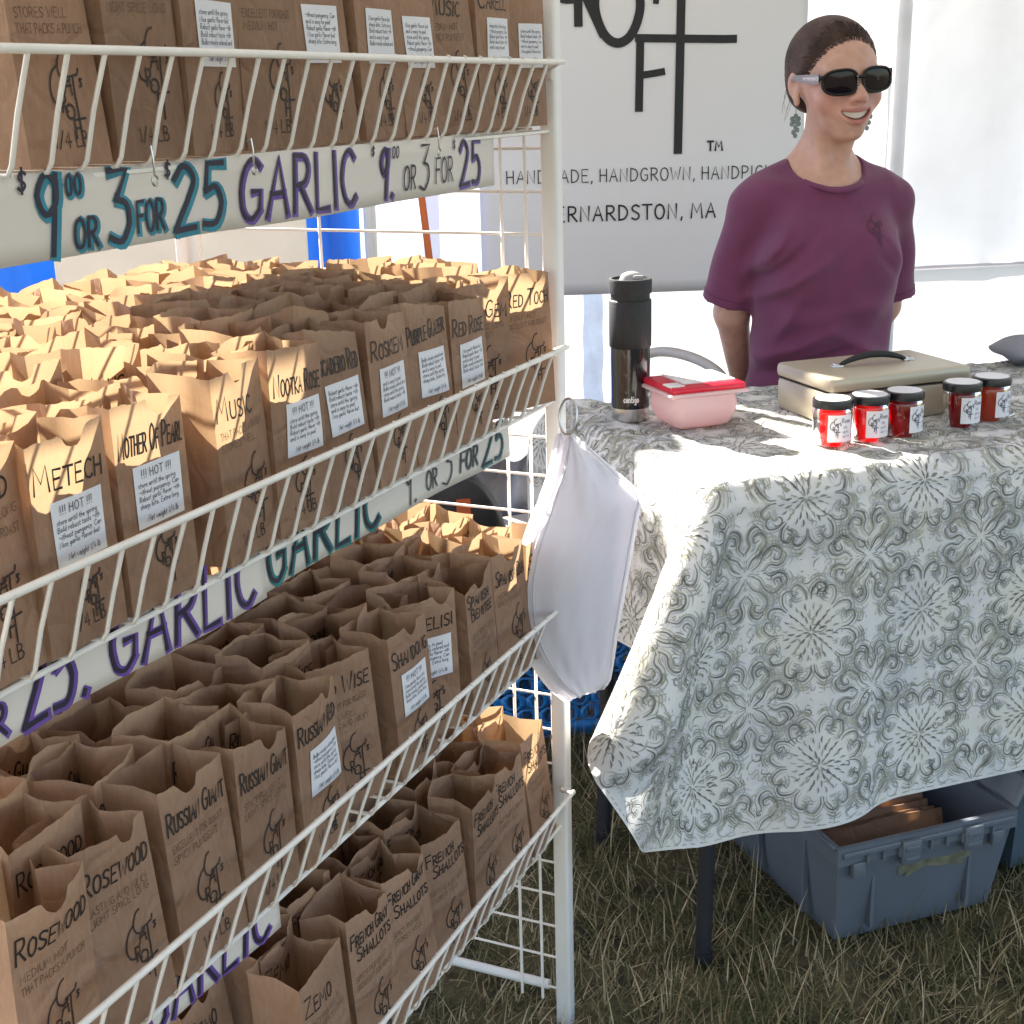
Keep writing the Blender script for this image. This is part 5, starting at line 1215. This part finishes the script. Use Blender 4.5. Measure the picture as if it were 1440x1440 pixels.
# collar rib: the rim of the neck opening, found on the mesh
def shirt_y(x, z, side=-1):
    iy = SH.ax[1]; ix = np.clip(np.searchsorted(SH.ax[0], x), 1, len(SH.ax[0])-1); iz = np.clip(np.searchsorted(SH.ax[2], z), 1, len(SH.ax[2])-1)
    fx_ = (x-SH.ax[0][ix-1])/(SH.ax[0][1]-SH.ax[0][0]); fz_ = (z-SH.ax[2][iz-1])/(SH.ax[2][1]-SH.ax[2][0])
    col = (SH.D[ix-1, :, iz-1]*(1-fx_)+SH.D[ix, :, iz-1]*fx_)*(1-fz_)+(SH.D[ix-1, :, iz]*(1-fx_)+SH.D[ix, :, iz]*fx_)*fz_
    k = np.argmax(col < 0)
    if k == 0: return None
    return float(iy[k-1]+(iy[k]-iy[k-1])*col[k-1]/(col[k-1]-col[k]))
rim = []
for a in np.linspace(math.pi*.0, math.pi*1.0, 40):
    # walk outwards from the opening centre until the shirt front starts
    dx, dz = math.cos(a), -math.sin(a)*.9; hit = None
    for r_ in np.arange(.03, .12, .0015):
        x, z = dx*r_, 1.125+dz*r_
        y = shirt_y(x, z)
        if y is not None and y < .02 - .03*math.sin(a): hit = (x, y, z); break
    if hit: rim.append(hit)
if len(rim) > 8:
    rp = np.array(rim)
    for _ in range(3): rp[1:-1] = (rp[:-2]+2*rp[1:-1]+rp[2:])/4
    mb = MB()
    for off in (0, ):
        g_ = []
        cen = np.array([0, .02, 1.14])
        for qi, p in enumerate(rp):
            o_ = p-cen; o_ /= np.linalg.norm(o_); o_ = o_*(.15+.85*math.sin(math.pi*qi/(len(rp)-1))**.6); g_.append([p+[0, .0010, .002], p+o_*.004+[0, -.0018, .0008], p+o_*.010+[0, -.0018, -.0005], p+o_*.0135+[0, .0012, -.001]])
        mb.grid(g_)
    mb.build('collar', M['shirt'], woman, smooth=180)
mb = MB()
def on_shirt(p):
    o = []
    for x, z in p:
        y = shirt_y(x, z); o.append((x, (y if y is not None else -.1)-.0016, z))
    return np.array(o)
for p in logo_strokes(.045, .985, .055): mb.ribbon(p, .0022, on_shirt)
mb.build('chest_print', mat('dark_plum_print', (.072, .015, .046), .7), woman)
# seam lines at the sleeve hems
def field_at(p):
    ii = [min(max(np.searchsorted(SH.ax[k], p[k]), 1), len(SH.ax[k])-1) for k in range(3)]; f = [(p[k]-SH.ax[k][ii[k]-1])/(SH.ax[k][1]-SH.ax[k][0]) for k in range(3)]; v = 0
    for a_ in (0, 1):
        for b_ in (0, 1):
            for c_ in (0, 1): v += SH.D[ii[0]-1+a_, ii[1]-1+b_, ii[2]-1+c_]*(f[0] if a_ else 1-f[0])*(f[1] if b_ else 1-f[1])*(f[2] if c_ else 1-f[2])
    return v
M['seam'] = mat('plum_seam', (.075, .015, .046), .85)
mb = MB()
for s in (1, -1):
    a, b, d = SLV[s]; u_ = np.cross(d, [0, 1, 0]); u_ /= np.linalg.norm(u_); w_ = np.cross(d, u_)
    for back in (.018,):
        c_ = b-d*back; run = []
        for an in np.linspace(0, 2*math.pi, 60):
            dr = u_*math.cos(an)+w_*math.sin(an); hit = None
            for rr_2 in np.arange(.03, .085, .001):
                if field_at(c_+dr*rr_2) > 0: hit = rr_2; break
            if hit and hit < .080: run.append(c_+dr*(hit-.0004))
            else:
                if len(run) > 3: mb.tube(run, .0007, 5)
                run = []
        if len(run) > 3: mb.tube(run, .0007, 5)
if mb.n: mb.build('sleeve_seam', M['seam'], woman, smooth=180)
# trousers
PT = Field(axis((-.30, .30, .008)), axis((-.52, .22, .008)), axis((.03, .66, .008)))
for s in (1, -1):
    PT.op(cap((s*.085, .02, .565), (s*.110, -.40, .545), .090, .064), .04); PT.op(cap((s*.110, -.40, .545), (s*.11, -.34, .10), .062, .052), .02)
PT.op(ell((0, .03, .60), (.168, .128, .12)), .05, off=.004)
V, F = PT.mesh(); mesh_obj('trousers', taubin(V, F, 2), F, mat('dark_denim', (.03, .04, .07), .8), woman)
# hair pulled back tightly
M['hair'] = None
def hair_mat():
    m, t, b, N, L = nodes('brown_hair'); tc = N.new('ShaderNodeTexCoord')
    a0 = N.new('ShaderNodeAttribute'); a0.attribute_name = 'strand'; a1 = N.new('ShaderNodeAttribute'); a1.attribute_name = 'along'
    cx_ = N.new('ShaderNodeCombineXYZ'); m1 = N.new('ShaderNodeMath'); m1.operation = 'MULTIPLY'; m1.inputs[1].default_value = 75; L.new(a0.outputs['Fac'], m1.inputs[0]); m2 = N.new('ShaderNodeMath'); m2.operation = 'MULTIPLY'; m2.inputs[1].default_value = 14; L.new(a1.outputs['Fac'], m2.inputs[0]); L.new(m1.outputs[0], cx_.inputs[0]); L.new(m2.outputs[0], cx_.inputs[1])
    a = N.new('ShaderNodeTexNoise'); a.inputs['Scale'].default_value = 1.0; a.inputs['Detail'].default_value = 6; L.new(cx_.outputs[0], a.inputs['Vector'])
    bp = N.new('ShaderNodeBump'); bp.inputs['Strength'].default_value = .5; bp.inputs['Distance'].default_value = .004; L.new(a.outputs['Fac'], bp.inputs['Height']); L.new(bp.outputs[0], b.inputs['Normal'])
    no = N.new('ShaderNodeTexNoise'); no.inputs['Scale'].default_value = 26; L.new(tc.outputs['Object'], no.inputs['Vector'])
    ad = N.new('ShaderNodeMath'); ad.operation = 'MULTIPLY_ADD'; ad.inputs[1].default_value = .55; L.new(a.outputs['Fac'], ad.inputs[0]); s2 = N.new('ShaderNodeMath'); s2.operation = 'MULTIPLY'; s2.inputs[1].default_value = .45; L.new(no.outputs['Fac'], s2.inputs[0]); L.new(s2.outputs[0], ad.inputs[2])
    cr = N.new('ShaderNodeValToRGB'); L.new(ad.outputs[0], cr.inputs[0]); cr.color_ramp.elements[0].position = .3; cr.color_ramp.elements[0].color = (.016, .009, .008, 1); cr.color_ramp.elements[1].position = .72; cr.color_ramp.elements[1].color = (.115, .068, .052, 1)
    L.new(cr.outputs[0], b.inputs['Base Color']); b.inputs['Roughness'].default_value = .55; b.inputs['Specular IOR Level'].default_value = .22; return m
M['hair'] = hair_mat()
HF = Field(np.arange(-.12, .12, .0022), np.arange(-.13, .16, .0022), np.arange(1.19, 1.42, .0022))
HF.op(ell((0, .018, .028), (.0780, .1010, .0860)), .01, xf=HX); HF.op(ell((0, .046, -.02), (.062, .066, .052)), .03, xf=HX); HF.op(ell((0, .112, -.030), (.022, .024, .030)), .02, xf=HX)
X, Y, Z = np.meshgrid(*HF.ax, indexing='ij', sparse=True); x, y, z = X-HC[0], Y-HC[1], Z-HC[2]; LX, LY, LZ = [HR[0, q]*x+HR[1, q]*y+HR[2, q]*z for q in range(3)]
ang = np.arctan2(LX, LZ+.02); rr_ = LY*8
st_ = np.sin(ang*46+3*np.sin(LY*30))*.5+np.sin(ang*97+1.7+2*np.sin(LY*22))*.35+np.sin(ang*21+LY*9)*.4
HF.D = (HF.D-.00022*st_).astype(np.float32)
# hairline: a curved sheet from the top of the forehead down to the ears
line = -.074 + np.clip((.058-LZ)*.50, -.02, .2) + np.clip((.020-LZ)*2.4, 0, .075) + 0*LX
cut = (line-LY)*.8
HF.D = (HF.D+.0085*np.exp(-np.maximum(LY-line, 0)/.010)).astype(np.float32)
nape = (-.062-LZ)
HF.D = np.maximum(np.maximum(HF.D, cut), nape).astype(np.float32)
ear = np.sqrt(((np.abs(LX)-.078)/.012)**2+((LY-.016)/.021)**2+((LZ+.010)/.028)**2)-1
HF.D = np.maximum(HF.D, -ear*.012).astype(np.float32)
V, F = HF.mesh(); V = taubin(V, F, 2); L = (V-HC)@HR; an_ = np.arctan2(L[:, 0], L[:, 2]+.02)
sv = .5+.5*(np.sin(an_*46+3*np.sin(L[:, 1]*30))*.18+np.sin(an_*127+1.7+2*np.sin(L[:, 1]*22))*.3+.45*np.sin(an_*290+L[:, 1]*60))
hair = mesh_obj('hair', V, F, M['hair'], woman, {'strand': an_, 'along': L[:, 1]*6})
mb = MB(); r_ = np.random.default_rng(3)
def hline(lz): return -.074 + min(max((.058-lz)*.50, -.02), .2) + min(max((.020-lz)*2.4, 0), .075)
def on_skull(a, ly, off): 
    rho = math.sqrt(max(.02, 1-((ly-.018)/.101)**2)); return np.array([.078*rho*math.sin(a)*(1+off*11), ly, .028+.086*rho*math.cos(a)*(1+off*11)])
for k in range(420):      # fine strands combed back from the hairline
    a = r_.uniform(-1.72, 1.72); ly = -.05
    for _ in range(12): ly = .5*ly+.5*hline(on_skull(a, ly, 0)[2])
    ly -= abs(r_.normal(0, .0035)); ln = r_.uniform(.018, .05); dr_ = r_.normal(0, .05)
    pts = []
    for t in np.linspace(0, 1, 6):
        fade = .0072*math.exp(-max(t*ln, 0)/.010)
        pts.append(hp(on_skull(a+dr_*t, ly+ln*t, -fade+.0009+.0006*math.sin(t*3)*r_.uniform(.2, 1))))
    mb.tube(pts, np.linspace(.00025, .0005, 6), 3)
for q in range(5): u1, u2 = r_.normal(0, .004), r_.uniform(.035, .075); mb.tube([hp((-.077-.001*q-.005*t+.004*math.sin(t*3+q), .020+.012*t+u1, -.010-u2*t+.008*t*t)) for t in np.linspace(0, 1, 8)], np.linspace(.0005, .0002, 8), 4)
mb.build('loose_strands', M['hair'], hair, smooth=180)
# teeth
mb = MB(); xs = np.linspace(-.0255, .0255, 44)
mb.grid([[hp((x, -.0895+16*x*x+.0004*abs(math.sin(x*430)), -.0610+12.5*x*x+z*(1-.55*(x/.027)**2))) for z in (.0066, .0033, 0, -.0030-.0007*abs(math.sin(x*430)))] for x in xs])
mb.build('teeth', mat('teeth', (.66, .58, .50), .3, var=.03), woman, smooth=60)
# sunglasses
SG = MB(); LM = MB(); TP = MB(); SLV_ = MB()
def gy(x): return -.1010+3.1*x*x
def lens_pts(s, kx, kz, n=44):
    o = []
    for t in np.linspace(0, 2*math.pi, n, endpoint=False):
        c, q = math.cos(t), math.sin(t); e = 2.7; r_ = (abs(c)**e+abs(q)**e)**(-1/e); x = s*.0360+kx*.0310*r_*c; z = .0005+kz*.0208*r_*q*(1-.07*s*c)
        o.append((x, gy(x), z))
    return np.array(o)
for s in (1, -1):
    outer = lens_pts(s, 1, 1); SG.tube([hp(p) for p in outer], .0028, 8, closed=True)
    LM.grid([[hp(np.array([s*.0360+(p[0]-s*.0360)*k, gy(s*.0360+(p[0]-s*.0360)*k)-.0012*(1-k*k), .0005+(p[2]-.0005)*k])) for p in lens_pts(s, .97, .97)] for k in (.01, .35, .7, 1)], closev=True)
    hx_ = s*.0660; SG.tube([hp((hx_, gy(hx_), .010)), hp((hx_+s*.005, gy(hx_)+.010, .009))], .004, 8)
    tp = [np.array((s*.0705, gy(.066)+.004, .0085)), np.array((s*.0735, -.052, .0080)), np.array((s*.0755, -.025, .0085)), np.array((s*.0770, .004, .0095)), np.array((s*.0775, .022, .004))]
    hh = [.0085, .0080, .0065, .0045, .003]
    TP.grid([[hp(p+np.array([s*dx, 0, dz*h_])) for dx, dz in ((.0016, -1), (.0020, 0), (.0016, 1), (-.001, 1), (-.001, -1))] for p, h_ in zip(tp, hh)], closev=True)
    for k in range(12): q = tp[0]+(tp[2]-tp[0])*(.05+.075*k); SLV_.box(hp(q+np.array([s*.0022, 0, 0])), (.0022, .0030, .0085-.0003*k), bev=.0006, rz=0)
    for k in range(5): q = outer[k-2]; SLV_.box(hp(np.array([q[0]+s*.001, q[1]-.0022, -.009+.0045*k])), (.002, .002, .002), bev=.0005)
SG.tube([hp((x, gy(x)-.001, .0075-40*x*x*.5)) for x in np.linspace(-.0085, .0085, 7)], .0030, 8)
M['glframe'] = mat('black_acetate', (.006, .005, .005), .28, var=.1, spec=.3); M['lens'] = mat('dark_lens', (.008, .004, .007), .05, var=.05, spec=.22)
sg = SG.build('sunglasses', M['glframe'], woman, smooth=60); LM.build('lens', M['lens'], sg, smooth=180); TP.build('temple', mat('pale_temple', (.20, .18, .19), .3), sg, smooth=40); SLV_.build('ornament', mat('silver_ornament', (.62, .58, .60), .25, metal=.8), sg, smooth=40)
# drop earrings
M['earring'] = mat('silver_earring', (.14, .16, .17), .3, metal=.75, var=.2)
for s in (-1, 1):
    mb = MB(); e0 = hp((s*.0735, .008, -.043)); mb.tube([e0, e0+[0, 0, -.012]], .0007, 5)
    for k, (dx, dz) in enumerate(((0, -.016), (.006, -.021), (-.006, -.021), (0, -.026), (.0065, -.030), (-.0065, -.030), (0, -.036), (.004, -.041), (-.003, -.045), (0, -.051))):
        c0 = e0+np.array([dx, .001*k % .003, dz]); mb.add([c0+[.0042*math.cos(t), -.001, .0050*math.sin(t)] for t in np.linspace(0, 2*math.pi, 8, endpoint=False)]+[c0+[.0042*math.cos(t), .001, .0050*math.sin(t)] for t in np.linspace(0, 2*math.pi, 8, endpoint=False)], [tuple(range(8)), tuple(range(15, 7, -1))]+[(q, (q+1) % 8, 8+(q+1) % 8, 8+q) for q in range(8)])
    mb.build('earring', M['earring'], woman)
# the stool she sits on
ST = thing('stool', 'plain stool under the seated woman behind the table', 'stool', (PX, PY+.06, 0), PYAW)
mb = MB(); mb.lathe([(0, .455), (.17, .455), (.175, .465), (.17, .482), (0, .484)], 32); mb.build('seat', M['darkmetal'], ST, smooth=40)
for q in range(4):
    a = math.pi/4+q*math.pi/2; mb = MB(); mb.tube([(.12*math.cos(a), .12*math.sin(a), .455), (.18*math.cos(a), .18*math.sin(a), 0)], .012, 8); mb.build('leg', M['darkmetal'], ST, smooth=60)
